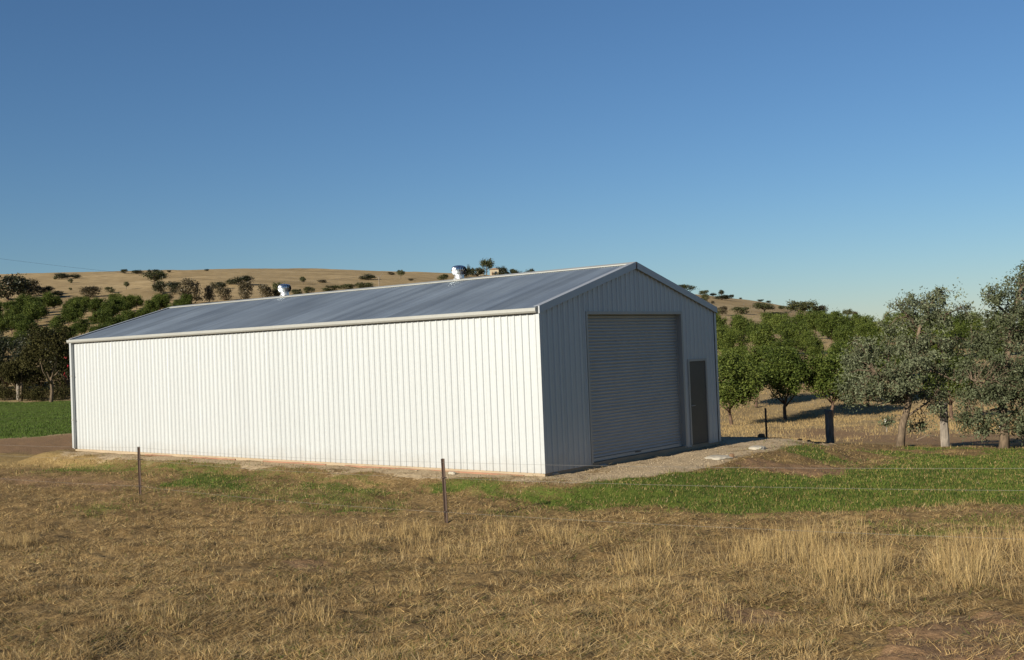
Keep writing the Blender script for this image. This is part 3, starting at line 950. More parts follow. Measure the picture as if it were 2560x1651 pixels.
def trunk_mesh(name, r_, h, r, material, forks=4, spread=.5, top=None, lean=(0, 0)):
    mb = MB()
    pts = []; rad = []
    for i in range(5):
        t = i / 4
        pts.append((lean[0] * t + r * .5 * r_.randn() * t, lean[1] * t + r * .5 * r_.randn() * t, -.3 + (h + .3) * t)); rad.append(r * (1.25 - .45 * t) if i else r * 1.5)
    mb.tube(pts, rad, 8)
    top = top or h * 1.9
    for k in range(forks):
        a = 2 * PI * k / forks + r_.uniform(-.5, .5); q = spread * r_.uniform(.6, 1.2)
        b0 = Vector(pts[-1]) - Vector((0, 0, h * .05 * k))
        b2 = b0 + Vector((q * math.cos(a), q * math.sin(a), (top - h) * r_.uniform(.6, 1)))
        b1 = b0.lerp(b2, .5) + Vector((q * .25 * math.cos(a), q * .25 * math.sin(a), -.05))
        mb.tube([b0 - Vector((0, 0, r)), b1, b2], [r * .62, r * .4, r * .15], 6)
    return mb.mesh(name, material, True)
def tree(name, loc, tm, cm, label, cat, group=None, rz=0, sc=(1, 1, 1), crown_label=None):
    t = empty(name, Vector(loc), rz, label, cat, group)
    t.scale = sc
    if tm is not None:
        link(bpy.data.objects.new('trunk', tm), t)
    for c_ in (cm if isinstance(cm, list) else [cm]):
        link(bpy.data.objects.new('crown', c_), t)
    return t

# --- orchard prototypes: near (fine leaves) and far (coarser)
orch_near = []; orch_far = []
for k in range(3):
    r_ = np.random.RandomState(100 + k)
    lob = rand_lobes(r_, 3.7, 4.0, 1.15, 13)
    cm, _ = crown_mesh('crown', r_, lob, 15000, 30, .18, .14, .55, M['leaf_orch'], .5, .25)
    tm = trunk_mesh('trunk', r_, 1.25, .10, M['bark_dark'], 5, .9, 3.2, (r_.uniform(-.12, .12), r_.uniform(-.12, .12)))
    orch_near.append((tm, cm))
for k in range(4):
    r_ = np.random.RandomState(120 + k)
    lob = rand_lobes(r_, 4.7, 4.1, .65, 13)
    cm, _ = crown_mesh('crown', r_, lob, 8000, 22, .24, .20, .6, M['leaf_orch'], .5, .2)
    tm = trunk_mesh('trunk', r_, 1.0, .11, M['bark_dark'], 4, .8, 2.6)
    orch_far.append((tm, cm))

orch_left = []
for k in range(4):
    r_ = np.random.RandomState(140 + k)
    lob = rand_lobes(r_, 4.7, 3.7, .45, 13)
    cm, _ = crown_mesh('crown', r_, lob, 8000, 22, .24, .20, .6, M['leaf_orch_deep'], .5, .2)
    tm = trunk_mesh('trunk', r_, .8, .11, M['bark_dark'], 4, .8, 2.4)
    orch_left.append((tm, cm))
# near orchard rows, right of the shed
front = [(1830, 1064, 'orchard tree beside the shed wall, nearest the gable corner', .92), (1963, 1051, 'orchard tree behind the thin steel picket', 1.0), (2080, 1047, 'orchard tree with a bent trunk behind the dark strainer post', .93),
         (1890, 1020, 'orchard tree second from the shed, half behind the picket tree', .95), (2170, 1018, 'orchard tree just left of the leaning grey gum', .95),
         (2380, 1052, 'orchard tree low between the two grey gums', .85)]
used = []
for k, (px, py, lab, s) in enumerate(front):
    p = at(px, py); tm, cm = orch_near[k % 3]
    tree('orchard_tree', p, tm, cm, 'bright green ' + lab, 'tree', 'near orchard trees', k * 1.3, (s * 1.14, s * 1.14, s * .98)); used.append(p[:2])
def cam_lat_dep(p):
    v = np.asarray(p)[:2] - CAM[:2]
    return float(v @ YAWR), float(v @ YAWF)
def pix(p):
    v = np.asarray(p) - CAM; d = v @ FWD
    return 1280 + FPX * (v @ RGT) / d, 825.5 - FPX * (v @ UPV) / d
ORD = ['first', 'second', 'third', 'fourth', 'fifth', 'sixth', 'seventh', 'eighth', 'ninth', 'tenth', 'eleventh', 'twelfth', 'thirteenth', 'fourteenth', 'fifteenth', 'sixteenth', 'seventeenth', 'eighteenth', 'nineteenth', 'twentieth',
       'twenty-first', 'twenty-second', 'twenty-third', 'twenty-fourth', 'twenty-fifth', 'twenty-sixth', 'twenty-seventh', 'twenty-eighth', 'twenty-ninth', 'thirtieth']
def plant_block(u0, ud, vd, nu, nv, keep, bands, group, seed, grow=1.0, gap=.05, far=None):
    r_ = np.random.RandomState(seed); rows = {}
    for i in range(nu):
        for j in range(nv):
            l = u0[0] + ud[0] * i + vd[0] * j; d = u0[1] + ud[1] * i + vd[1] * j
            if d < 60: continue
            l += r_.normal() * .5; d += r_.normal() * .5
            p = cxy(l, d); x, y = pix(p)
            if not keep(x, y, d) or r_.rand() < gap: continue
            if any(np.hypot(*(p[:2] - q)) < 4.0 for q in used): continue
            b_ = [k for k, (lim, txt) in enumerate(bands) if d < lim][0]
            rows.setdefault(b_, []).append((x, d, p))
    n = 0
    for b_ in sorted(rows):
        for k, (x, d, p) in enumerate(sorted(rows[b_], key=lambda q: q[0])):
            tm, cm = (orch_near[r_.randint(3)] if d < 120 else (far or orch_far)[r_.randint(4)])
            s = r_.uniform(.80, 1.14) * grow
            lab = '%s, %s from the left' % (bands[b_][1], ORD[min(k, 29)])
            tree('orchard_tree', p, tm, cm, lab, 'tree', group, r_.uniform(0, 6), (s, s, s * r_.uniform(.90, 1.08))); n += 1
    return n
RB = [(97 + 14.5 * k, t) for k, t in enumerate(['leafy orchard tree behind the foremost ones right of shed', 'leafy orchard tree in the third rank right of the shed'])] + \
     [(111.5 + 14.5 * (k + 1), 'rounded orchard tree in the %s rank up the right orchard' % ORD[k + 3]) for k in range(14)]
nR = plant_block((-15, 91), (5.0, 1.0), (2.2, 14.5), 30, 12, lambda x, y, d: 1670 < x < 2760 and 78 < d < 186, RB, 'orchard rows right of the shed', 1, .80, .07)
LB = [(148 + 10 * k, 'rounded orchard tree in the %s rank up the left hillside' % ORD[k]) for k in range(20)]
def keep_left(x, y, d):
    c = 95 + (d - 168) * .95          # bare alley that climbs to the right
    return -25 < x < 520 and 136 < d < 228 - .05 * max(0, x - 200) and not (abs(x - c) < 21 and 160 < d < 208)
nL = plant_block((-14, 138), (-6.0, .4), (-1.0, 6.2), 24, 20, keep_left, LB, 'orchard rows on the left hillside', 2, .74, .10, orch_left)
print('orchard', nR, nL)

# --- hill shrubs and trees
hill_proto = {}
def proto(kind, k):
    key = (kind, k)
    if key in hill_proto: return hill_proto[key]
    r_ = np.random.RandomState(300 + k * 7 + len(kind))
    mt = {'green': 'leaf_hill', 'brown': 'leaf_brown', 'dark': 'leaf_dark'}[kind.split('_')[0]]
    if kind.endswith('tree'):
        lob = rand_lobes(r_, 1.0, .66, .34, 10); tm = trunk_mesh('trunk', r_, .36, .035, M['bark_gum'], 4, .28, .75)
    else:
        lob = rand_lobes(r_, 1.0, .95, .0, 9); tm = trunk_mesh('trunk', r_, .2, .03, M['bark_dark'], 3, .2, .6)
    cm, _ = crown_mesh('crown', r_, lob, 3000, 16, .06, .06, .6, M[mt], .5)
    hill_proto[key] = (tm, cm)
    return hill_proto[key]
HB = [  # px, base py, width px, height px, kind, label
 (155, 699, 40, 15, 'dark', 'broad dark shrub on the skyline, left end of the hill'), (189, 697, 28, 12, 'dark', 'dark shrub on the skyline leaning against the broad one'),
 (139, 700, 10, 8, 'green', 'tiny shrub below the broad skyline shrub'), (176, 708, 14, 9, 'green', 'small round shrub with a shadow below the skyline pair'), (176, 727, 8, 7, 'green', 'tiny lone shrub on the left slope above the orchard'),
 (316, 724, 14, 16, 'green_tree', 'lone small tree with a long shadow left of the roof end'), (275, 733, 26, 14, 'green', 'round shrub just above the left orchard rows'),
 (312, 685, 20, 10, 'dark', 'leftmost shrub of the skyline cluster over the shed roof end'), (345, 685, 30, 9, 'dark', 'wide low shrub in the skyline cluster over the roof end'), (374, 683, 10, 9, 'dark', 'small shrub in the middle of the skyline cluster'), (388, 683, 22, 9, 'dark', 'right shrub of the skyline cluster over the roof end'), (422, 682, 12, 5, 'dark', 'tiny shrub right of the skyline cluster'), (516, 678, 12, 5, 'dark', 'tiny shrub on the bare skyline stretch'),
 (386, 716, 58, 32, 'green_tree', 'spreading olive tree on the slope above the roof end'), (402, 734, 42, 30, 'dark', 'dense dark shrub below the spreading olive tree'), (437, 737, 38, 29, 'dark', 'square dark shrub right of the spreading olive tree'), (418, 752, 36, 18, 'dark', 'low dark shrub just over the roof end'),
 (478, 760, 66, 58, 'brown', 'big brown-green gum over the roof end'), (524, 757, 30, 40, 'brown', 'narrow gum right of the big brown-green gum'), (560, 752, 42, 30, 'brown', 'grey-brown shrub low behind the roof ridge, left part'), (545, 724, 40, 18, 'dark', 'dark shrub on the slope above the gums'), (573, 712, 26, 11, 'green', 'small shrub higher on the slope above the gums'), (606, 714, 56, 22, 'dark', 'wide dark shrub on the slope left of the far ventilator'),
 (614, 750, 44, 40, 'brown', 'brown gum left of the far ventilator'), (664, 750, 38, 38, 'brown', 'dark gum close left of the far ventilator'), (700, 749, 44, 38, 'green', 'olive gum behind the far ventilator'), (742, 740, 30, 15, 'green', 'low shrub right of the far ventilator'), (774, 737, 34, 18, 'green', 'second low shrub right of the far ventilator'),
 (758, 711, 17, 16, 'green_tree', 'lone round tree with shadow up the slope from the far ventilator'), (804, 707, 26, 7, 'brown', 'flat brown scrub right of the lone round tree'),
 (828, 731, 46, 15, 'green', 'long low scrub on the roof ridge between the ventilators, left piece'), (866, 729, 44, 16, 'green', 'long low scrub on the roof ridge between the ventilators, right piece'), (911, 726, 46, 19, 'green', 'domed scrub on the roof ridge left of the forked pole'),
 (919, 700, 42, 15, 'dark', 'dark spreading shrub left of the forked pole'), (978, 688, 20, 7, 'brown', 'flat brown scrub near the skyline right of the forked pole'), (1002, 697, 20, 18, 'green_tree', 'lone dark tree right of the forked pole'), (1028, 703, 14, 6, 'brown', 'tiny brown scrub left of the near ventilator'), (997, 674, 8, 4, 'dark', 'speck of scrub on the skyline above the lone dark tree'), (1109, 701, 32, 13, 'green', 'low shrub just left of the near ventilator'),
 (1160, 694, 34, 16, 'dark', 'dark hedge mass right of the near ventilator'), (1190, 692, 40, 18, 'dark', 'dark hedge mass left of the ridge house'), (1172, 690, 10, 24, 'dark', 'pointed dark conifer right of the near ventilator'), (1182, 689, 8, 16, 'dark', 'short pointed conifer by the hedge mass'),
 (1217, 688, 28, 30, 'green_tree', 'open tree in front of the ridge house'), (1248, 674, 28, 16, 'dark_tree', 'umbrella tree over the ridge house roof'), (1257, 687, 22, 22, 'dark', 'dark tree at the right wall of the ridge house'), (1244, 691, 30, 9, 'dark', 'dark bush before the ridge house wall'), (1270, 680, 10, 10, 'green', 'small bush right of the ridge house'),
 (1286, 680, 22, 16, 'green_tree', 'tree on the skyline right of the ridge house'), (1303, 682, 22, 14, 'dark', 'shrub between two skyline trees right of the house'), (1325, 682, 21, 20, 'dark', 'tall dense shrub on the skyline right of the house'), (1343, 678, 8, 9, 'dark', 'small shrub right of the tall dense skyline shrub'), (1358, 678, 16, 13, 'dark', 'shrub on the skyline left of the roof peak'), (1385, 676, 28, 11, 'dark', 'last wide shrub on the skyline left of the roof peak'), (1412, 674, 8, 5, 'dark', 'tiny shrub touching the ridge line near the roof peak'),
 (1712, 733, 62, 20, 'green', 'long shrub mass on the skyline right of the roof slope'), (1760, 735, 24, 12, 'green', 'shrub at the right end of the long skyline mass'), (1783, 735, 17, 8, 'dark', 'low dark shrub on the right skyline'), (1803, 737, 16, 15, 'dark_tree', 'upright dark tree on the right skyline'), (1829, 741, 12, 8, 'dark', 'small round shrub right of the upright skyline tree'), (1805, 750, 50, 11, 'dark', 'long dark shrub below the upright skyline tree'), (1763, 755, 24, 18, 'green', 'olive shrub beside the gable slope'), (1852, 746, 9, 4, 'dark', 'speck of scrub down the right skyline'), (1902, 752, 18, 5, 'dark', 'flat shrub low on the right skyline'), (1922, 755, 13, 6, 'dark', 'small shrub low on the right skyline'), (1782, 760, 11, 7, 'brown', 'brown tuft beside the gable slope'),
 (1806, 789, 34, 20, 'brown', 'brown-green shrub at the gutter corner right of the gable'), (1850, 786, 46, 16, 'green', 'olive scrub along the orchard top'), (1911, 784, 52, 24, 'green_tree', 'spreading tree above the orchard rows'), (1953, 778, 19, 11, 'green_tree', 'small flat tree right of the spreading tree'), (2006, 792, 76, 34, 'green_tree', 'big umbrella tree at the low end of the hill'), (2049, 797, 44, 29, 'brown', 'brown dense tree under the big umbrella tree'), (1945, 793, 60, 12, 'dark', 'dark scrub line at the foot of the spreading tree'), (2090, 797, 32, 16, 'green', 'shrub right of the brown dense tree'), (2119, 796, 24, 19, 'green_tree', 'grey tree near the right end of the hill'), (2138, 794, 14, 17, 'brown_tree', 'thin brown tree at the right end of the hill'),
 (20, 752, 110, 62, 'dark', 'dark scrub mass at the left picture edge above the orchard'), (72, 742, 60, 38, 'brown', 'dark brown scrub on the left slope above the orchard'), (115, 737, 40, 20, 'dark', 'scrub strip on the left slope above the orchard'), (225, 744, 60, 24, 'brown', 'brownish scrub at the top of the left orchard'), (145, 742, 30, 14, 'dark', 'low scrub at the head of the orchard alley'),
]
for k, (px, py, w, h, kind, lab) in enumerate(HB):
    p = at(px, py); D = depth(p); mpp = D / FPX
    tm, cm = proto(kind, k % 4)
    zf = 1.32 if 1150 < px < 1400 else 1.15
    W = w * mpp * zf; H = h * mpp * zf
    t = tree('hill_tree' if kind.endswith('tree') else 'hill_shrub', p, tm, cm, lab, 'tree' if kind.endswith('tree') or ' gum' in lab else 'shrub', None, k * .9, (W, W * .9, H))

# --- house, sheds and pole on the crest
p = at(1236, 690); D = depth(p); s = D / FPX
hs = empty('ridge_house', Vector(p), CR, 'tiny tan house among trees on the hill crest', 'house')
w, h_ = 22 * s, 17 * s
MB().box(-w / 2, w / 2, -w * .4, w * .4, -1, h_ * .9).build('wall', M['house'], hs)
MB().prism(None, [(-w * .58, -w * .48, h_ * .9), (w * .58, -w * .48, h_ * .9), (0, -w * .48, h_ * 1.15)], [(-w * .58, w * .48, h_ * .9), (w * .58, w * .48, h_ * .9), (0, w * .48, h_ * 1.15)]).build('roof', M['houseroof'], hs)
MB().box(w * .05, w * .3, -w * .4 - .06, -w * .4 + .1, h_ * .25, h_ * .6).build('window', M['glass'], hs)
MB().box(-w * .3, -w * .12, -w * .4 - .06, -w * .4 + .1, 0, h_ * .6).build('door', M['houseroof'], hs)
p = at(1201, 690)
hs = empty('ridge_cottage', Vector(p), CR, 'pale low building behind the hedge left of the tan house', 'house')
w, h_ = 17 * s, 15 * s
MB().box(-w / 2, w / 2, -w * .4, w * .4, -1, h_ * .85).build('wall', M['house'], hs)
MB().prism(None, [(-w * .55, -w * .45, h_ * .85), (-w * .55, w * .45, h_ * .85), (-w * .55, 0, h_ * 1.12)], [(w * .55, -w * .45, h_ * .85), (w * .55, w * .45, h_ * .85), (w * .55, 0, h_ * 1.12)]).build('roof', M['scrap'], hs)
MB().box(-w * .15, w * .15, -w * .4 - .06, -w * .4 + .1, h_ * .3, h_ * .65).build('window', M['glass'], hs)
p = at(948, 716); D = depth(p); s = D / FPX
up = empty('power_pole', Vector(p), CR, 'forked timber power pole on the slope between the ventilators', 'power pole')
MB().tube([(0, 0, -.5), (0, 0, 24 * s)], [.16, .12], 8).build('pole', M['post_grey'], up)
for s_ in (-1, 1):
    MB().tube([(0, 0, 20 * s), (s_ * 10 * s, 0, 31 * s)], [.10, .07], 6).build('arm', M['post_grey'], up)
ptop = Vector(p) + Vector((0, 0, 31 * s)) - Vector((YAWR[0], YAWR[1], 0)) * 10 * s
a0 = Vector(on(-420, 590, 88))
pts = []
for t in np.linspace(0, 1, 40):
    q = a0.lerp(ptop, t); q.z -= 4 * t * (1 - t) * 3.0; pts.append(q)
MB().tube(pts, [.007 + .012 * t for t in np.linspace(0, 1, 40)], 5, False).build('power_cable', M['cable'])
tag(bpy.data.objects['power_cable'], 'faint power line crossing the sky over the left hill', 'cable')
gp = float(h_at(a0.x, a0.y))
lp = empty('power_pole', (a0.x, a0.y, gp), CR, 'timber power pole left of the picture holding the near cable end', 'power pole')
MB().tube([(0, 0, -.5), (0, 0, a0.z - gp + .1)], [.16, .12], 8).build('pole', M['post_grey'], lp)

# --- big silver-leaved gums on the right
def gum(px, py, D0, trunk_px, limbs, lobes, n, label, seed, tr=.105):
    r_ = np.random.RandomState(seed)
    base = at(px, py); D = depth(base)
    t = empty('gum_tree', Vector(base), 0, label, 'tree')
    def W(x, y, dd=0): return Vector(on(x, y, D + dd) - base)
    mb = MB()
    tp = [W(*q) for q in trunk_px]
    tp[0] = Vector((0, 0, -.4)) + (tp[0] - tp[0])
    n_ = len(tp)
    mb.tube(tp, [tr * (1.35 if i == 0 else 1.0) * (1 - .85 * i / (n_ - 1)) + .012 for i in range(n_)], 9)
    tips = []
    for L in limbs:
        pp = [W(*q) for q in L]
        mb.tube(pp, [0.05 * (1 - .8 * i / (len(pp) - 1)) for i in range(len(pp))], 6)
        tips += pp
    lob = []
    for (x, y, rx, ry, dd) in lobes:
        c_ = W(x, y, dd); sx = rx * D / FPX; sz = ry * D / FPX
        lob.append((tuple(c_), (sx, sx * .95, sz)))
    nodes = []
    for chain in [tp[2:]] + [[W(*q) for q in L] for L in limbs]:
        for a_, b_ in zip(chain[:-1], chain[1:]):
            nodes += [a_.lerp(b_, t_) for t_ in (0, .25, .5, .75, 1)]
    P, nr, tn, cc = crown_points(r_, lob, n, 52, .115, .15)
    tn = .5 + (tn - .5) * .8
    # twigs from the nearest limb node to each leaf cluster
    for c_ in cc:
        c_ = Vector(c_); b = min(nodes, key=lambda q: (q - c_).length)
        if (b - c_).length > 1.1: continue
        m_ = b.lerp(c_, .55) + Vector((0, 0, .10)) + Vector(r_.normal(size=3) * .06)
        mb.tube([b, m_, c_], [.013, .008, .004], 4, False)
    link(bpy.data.objects.new('trunk', mb.mesh('trunk', M['bark_gum'], True)), t)
    V, F, tn = leaves(P, nr, .084, .45, r_, tn, .6)
    me = mesh_np('crown', V, F, M['leaf_gum'], False, {'tint': ('FACE', 'FLOAT', tn)})
    link(bpy.data.objects.new('crown', me), t)
    return t
gum(2246, 1116, 40, [(2246, 1116), (2256, 1065), (2272, 1010), (2272, 950), (2285, 880), (2300, 820), (2322, 770), (2345, 735)],
    [[(2262, 1045), (2300, 1020), (2340, 990)], [(2272, 1000), (2235, 960, -.4), (2190, 930, -.5)], [(2272, 960), (2220, 900, .4), (2160, 870, .5)], [(2285, 890), (2330, 860, .3), (2385, 850, .5)],
     [(2272, 1005), (2220, 1005, .5), (2150, 1000, .6)], [(2300, 825), (2260, 780, .3), (2240, 760, .3)], [(2280, 920), (2340, 930, -.5), (2400, 960, -.6)], [(2310, 800), (2360, 790, -.3), (2400, 770, -.2)]],
    [(2345, 740, 42, 24, 0), (2300, 760, 62, 28, .2), (2262, 765, 42, 20, -.1), (2330, 800, 70, 30, -.2), (2235, 820, 50, 28, .4), (2290, 860, 80, 38, 0), (2180, 880, 55, 36, .4), (2160, 930, 55, 40, -.2), (2235, 930, 60, 38, -.5), (2320, 930, 62, 36, .5), (2385, 870, 48, 36, .3),
     (2130, 970, 32, 22, .1), (2190, 985, 50, 26, .3), (2260, 985, 55, 24, .6), (2350, 985, 42, 28, .2), (2395, 930, 40, 34, -.3), (2405, 790, 30, 20, .2), (2425, 765, 22, 12, .3), (2215, 1050, 28, 12, .1), (2290, 1060, 30, 14, .7), (2255, 960, 55, 30, -.9), (2290, 910, 55, 34, -.9), (2140, 905, 46, 34, .1), (2205, 960, 60, 34, -.8), (2340, 1020, 34, 22, -.3), (2130, 1000, 30, 16, .3)],
    25000, 'tall silver-leaved gum with a leaning trunk left of the pale post', 501)
gum(2508, 1120, 40, [(2508, 1120), (2512, 1060), (2505, 1000), (2515, 930), (2522, 860), (2535, 790), (2550, 730), (2575, 670)],
    [[(2510, 1060), (2545, 1020), (2590, 985)], [(2508, 1005), (2470, 960, -.5), (2430, 950, -.6)], [(2515, 930), (2470, 880, .4), (2430, 850, .5)], [(2522, 870), (2570, 840, .3), (2620, 830, .4)], [(2535, 800), (2490, 760, .2), (2470, 745, .3)], [(2506, 1020), (2460, 1030, .3), (2420, 1040, .2)], [(2545, 750), (2590, 740, -.2), (2630, 740, -.2)], [(2515, 950), (2570, 960, -.4), (2620, 980, -.5)]],
    [(2575, 685, 44, 24, 0), (2545, 715, 50, 28, .2), (2500, 740, 48, 22, -.1), (2590, 745, 62, 36, .3), (2540, 785, 70, 34, -.2), (2475, 800, 42, 26, .3), (2600, 830, 66, 44, .2), (2520, 850, 78, 38, .2), (2450, 865, 46, 36, .3), (2430, 930, 46, 36, -.2), (2490, 930, 60, 38, .5), (2570, 920, 70, 42, -.4), (2440, 990, 48, 30, .2), (2530, 990, 70, 34, .6), (2600, 1000, 60, 40, 0), (2425, 1045, 40, 26, .1), (2470, 1055, 34, 22, -.3), (2560, 1070, 60, 30, .7), (2640, 900, 60, 60, 0), (2505, 900, 55, 34, -.9), (2480, 985, 50, 34, -.8), (2540, 950, 55, 34, -.9), (2450, 1075, 46, 18, .2), (2545, 1050, 40, 28, -.7)],
    32000, 'largest silver-leaved gum cut by the right picture edge', 502, .125)
# fallen branch at the foot of the gums
p = at(2290, 1104)
mb = MB(); mb.tube([(0, 0, .05), Vector(YAWR.tolist() + [0]) * .5 + Vector((0, 0, .25)), Vector(YAWR.tolist() + [0]) * 1.0 + Vector((0, 0, .12)), Vector(YAWR.tolist() + [0]) * 1.4 + Vector((0, 0, -.05))], [.03, .025, .02, .008], 6)
mb.tube([Vector(YAWR.tolist() + [0]) * .5 + Vector((0, 0, .25)), Vector(YAWR.tolist() + [0]) * .8 + Vector((.1, -.2, .02))], [.018, .008], 5)
o = mb.build('fallen_branch', M['bark_gum'], None, Vector(p), True); tag(o, 'bare fallen branch lying right of the leaning gum trunk', 'branch')

# --- trees at the left paddock edge
def edge_tree(px, py, wpx, hpx, under, mt, n, label, seed, name='paddock_tree', leafsz=.17, trunk=.13, forks=5):
    r_ = np.random.RandomState(seed)
    base = at(px, py); D = depth(base); s = D / FPX
    w = wpx * s; h = hpx * s; u = under * s
    lob = rand_lobes(r_, w, h - u, u, 13)
    cm, _ = crown_mesh('crown', r_, lob, n, 16, .2, leafsz, .55, mt, .4, .2)
    tm = trunk_mesh('trunk', r_, u * 1.1, trunk, M['bark_gum'], forks, w * .25, u + (h - u) * .7, (.2, 0))
    return tree(name, base, tm, cm, label, 'tree')
edge_tree(128, 1006, 140, 190, 56, M['leaf_deep'], 9000, 'dark brown-green gum with forked trunk close left of the shed', 601)
edge_tree(52, 1002, 84, 110, 44, M['leaf_deep'], 5000, 'smaller brownish gum behind the old left post', 602)
edge_tree(12, 985, 120, 160, 20, M['leaf_dark'], 6000, 'dense near-black tree at the left picture edge', 603)
edge_tree(95, 968, 130, 150, 10, M['leaf_dark'], 6000, 'dense dark tree behind the forked gum left of the shed', 604)
edge_tree(168, 990, 80, 140, 30, M['leaf_dark'], 5000, 'dark shrubby tree with red blossoms touching the shed corner', 605)
edge_tree(215, 975, 120, 120, 10, M['leaf_dark'], 5000, 'dark tree mostly hidden behind the far end of the shed', 606)
edge_tree(40, 975, 90, 75, 0, M['leaf_deep'], 4000, 'near-black bush behind the paddock edge, left of the forked gum', 608, 'paddock_bush')
edge_tree(90, 978, 80, 62, 0, M['leaf_deep'], 4000, 'near-black bush behind the paddock edge under the forked gum', 609, 'paddock_bush')
edge_tree(150, 978, 80, 70, 0, M['leaf_deep'], 4000, 'near-black bush behind the paddock edge beside the shed corner', 610, 'paddock_bush')
edge_tree(-5, 976, 80, 80, 0, M['leaf_deep'], 4000, 'near-black bush behind the paddock edge at the picture edge', 611, 'paddock_bush')
edge_tree(-40, 990, 110, 170, 30, M['leaf_dark'], 5000, 'dark tree cut by the left picture edge', 607)
# red blossoms on that shrub
r_ = np.random.RandomState(9)
par = [o for o in bpy.data.objects if o.get('label', '').startswith('dark shrubby tree with red')][0]
for k, (px, py) in enumerate(((163, 892), (166, 896), (161, 935), (165, 941), (170, 915))):
    q = on(px, py, depth(np.array(par.location)) - 1.6)
    mb = MB(); L = q - np.array(par.location)
    mb.lathe([(.001, -.16), (.07, -.12), (.085, 0), (.06, .12), (.001, .16)], 8)
    o = mb.build('blossom', M['flower'], par, Vector(L)); o.rotation_euler = (r_.uniform(-.6, .6), r_.uniform(-.6, .6), 0)
# dark bushes added in place of the shaded band along the paddock edge
for k, (px, w_, h_, where) in enumerate(((-8, 70, 34, 'at the left picture edge'), (26, 56, 30, 'just left of the old post'), (72, 52, 28, 'just right of the old post'), (106, 50, 32, 'left of the forked gum trunk'), (156, 62, 33, 'between forked gum trunk and shed'))):
    edge_tree(px, 1001, w_, h_, 0, M['leaf_deep'], 2600, 'dark bush standing in for shade along the paddock edge ' + where, 620 + k, 'shade_bush', .12, .04, 3)
# ------------------------------------------------------------------ grass
def blades(x, y, hgt, wid, lean, col, r_, segs=2, dirn=None, base=0.0):
    """tapered blades; col (n,3); returns mesh arrays. segs=1: one triangle; 2: quad+tri as two quads"""
    n = len(x)
    z = h_at(x, y) - .004 + base
    az = r_.uniform(0, 2 * PI, n) if dirn is None else dirn
    lx = np.cos(az); ly = np.sin(az)
    wa = r_.uniform(0, PI, n)
    # widen across the view on average: random azimuth
    wx = np.cos(wa) * wid * .5; wy = np.sin(wa) * wid * .5
    B = np.stack([x, y, z], -1)
    up = np.stack([lx * lean * hgt, ly * lean * hgt, hgt * np.sqrt(np.clip(1 - lean ** 2, .02, 1))], -1)
    w = np.stack([wx, wy, np.zeros(n)], -1)
    if segs == 1:
        V = np.stack([B - w, B + w, B + up], 1).reshape(-1, 3)
        i = np.arange(n) * 3
        F = np.stack([i, i + 1, i + 2], 1)
        return V, F, np.repeat(col, 3, 0)
    mid = up * .55; mid[:, 2] *= 1.15
    V = np.stack([B - w, B + w, B + mid + w * .75, B + mid - w * .75, B + up + w * .2, B + up - w * .2], 1).reshape(-1, 3)
    i = np.arange(n) * 6
    F = np.concatenate([np.stack([i, i + 1, i + 2, i + 3], 1), np.stack([i + 3, i + 2, i + 4, i + 5], 1)])
    return V, F, np.repeat(col, 6, 0)
def grass_object(name, parts, label, cat):
    V = []; F = []; Cc = []; off = 0
    for v, f, c in parts:
        V.append(v); F.append(f + off); Cc.append(c); off += len(v)
    V = np.vstack(V); F = np.vstack(F); Cc = np.vstack(Cc)
    Cc = np.hstack([Cc, np.ones((len(Cc), 1))])
    me = mesh_np(name, V, F, M['blade'], False, {'blade': ('POINT', 'FLOAT_COLOR', Cc)})
    o = bpy.data.objects.new(name, me); link(o); tag(o, label, cat, kind='stuff')
def sample(n, d0, d1, r_, pw=1.0, m=.60):
    """points with density falling with distance, spread over the view wedge"""
    u = r_.rand(n)
    d = d0 * (d1 / d0) ** u if pw == 1 else (d0 ** (1 - pw) + u * (d1 ** (1 - pw) - d0 ** (1 - pw))) ** (1 / (1 - pw))
    l = d * r_.uniform(-m, m, n)
    P = CAM[:2][None] + d[:, None] * YAWF[None] + l[:, None] * YAWR[None]
    return P[:, 0], P[:, 1], d
def in_shed(x, y, e=.03):
    return (x > -SL - e) & (x < e + .02) & (y > -e - .02) & (y < SW + e)
STRAW = np.array([(.82, .76, .63)]) * np.array([(.46, .34, .17), (.38, .28, .14), (.52, .41, .23), (.30, .21, .11), (.24, .17, .09), (.35, .29, .19)])
GREEN = np.array([(.82, .77, .58)]) * np.array([(.075, .135, .024), (.10, .17, .03), (.06, .105, .02), (.15, .19, .05), (.22, .20, .07)])
def pick(pal, r_, n, var=.2):
    return pal[r_.randint(len(pal), size=n)] * r_.uniform(1 - var, 1 + var, (n, 1))
r_ = np.random.RandomState(77)
# litter: flattened straw and short stubble
x, y, d = sample(740000, 6.5, 30, r_, 1.25)
g, b, v, yl = zones(x, y)
pn = fbm(x * 1.7, y * 1.7, 131)
keep = (r_.rand(len(x)) > np.clip(g * .95 + b * .75 + v * 1.3, 0, 1)) & (r_.rand(len(x)) < np.clip(2.6 * pn - .75, .08, 1)) & ~in_shed(x, y)
x, y, d, pn = x[keep], y[keep], d[keep], pn[keep]
n = len(x)
lean = np.clip(r_.normal(.965, .05, n), .6, .999)
wv = fbm(x * .55, y * .55, 137)[:, None]
col = pick(STRAW, r_, n, .35) * (.55 + .9 * wv)
pale = r_.rand(n) < .14; col[pale] *= 1.55
gn = r_.rand(n) < .05 + .25 * np.clip(fbm(x * .4, y * .4, 199) - .5, 0, 1); col[gn] = pick(GREEN, r_, int(gn.sum()), .3)
parts = [blades(x, y, r_.uniform(.04, .16, n), r_.uniform(.003, .006, n) * (1 + d / 16), lean, col, r_, 1, None, r_.uniform(0, .022, n))]
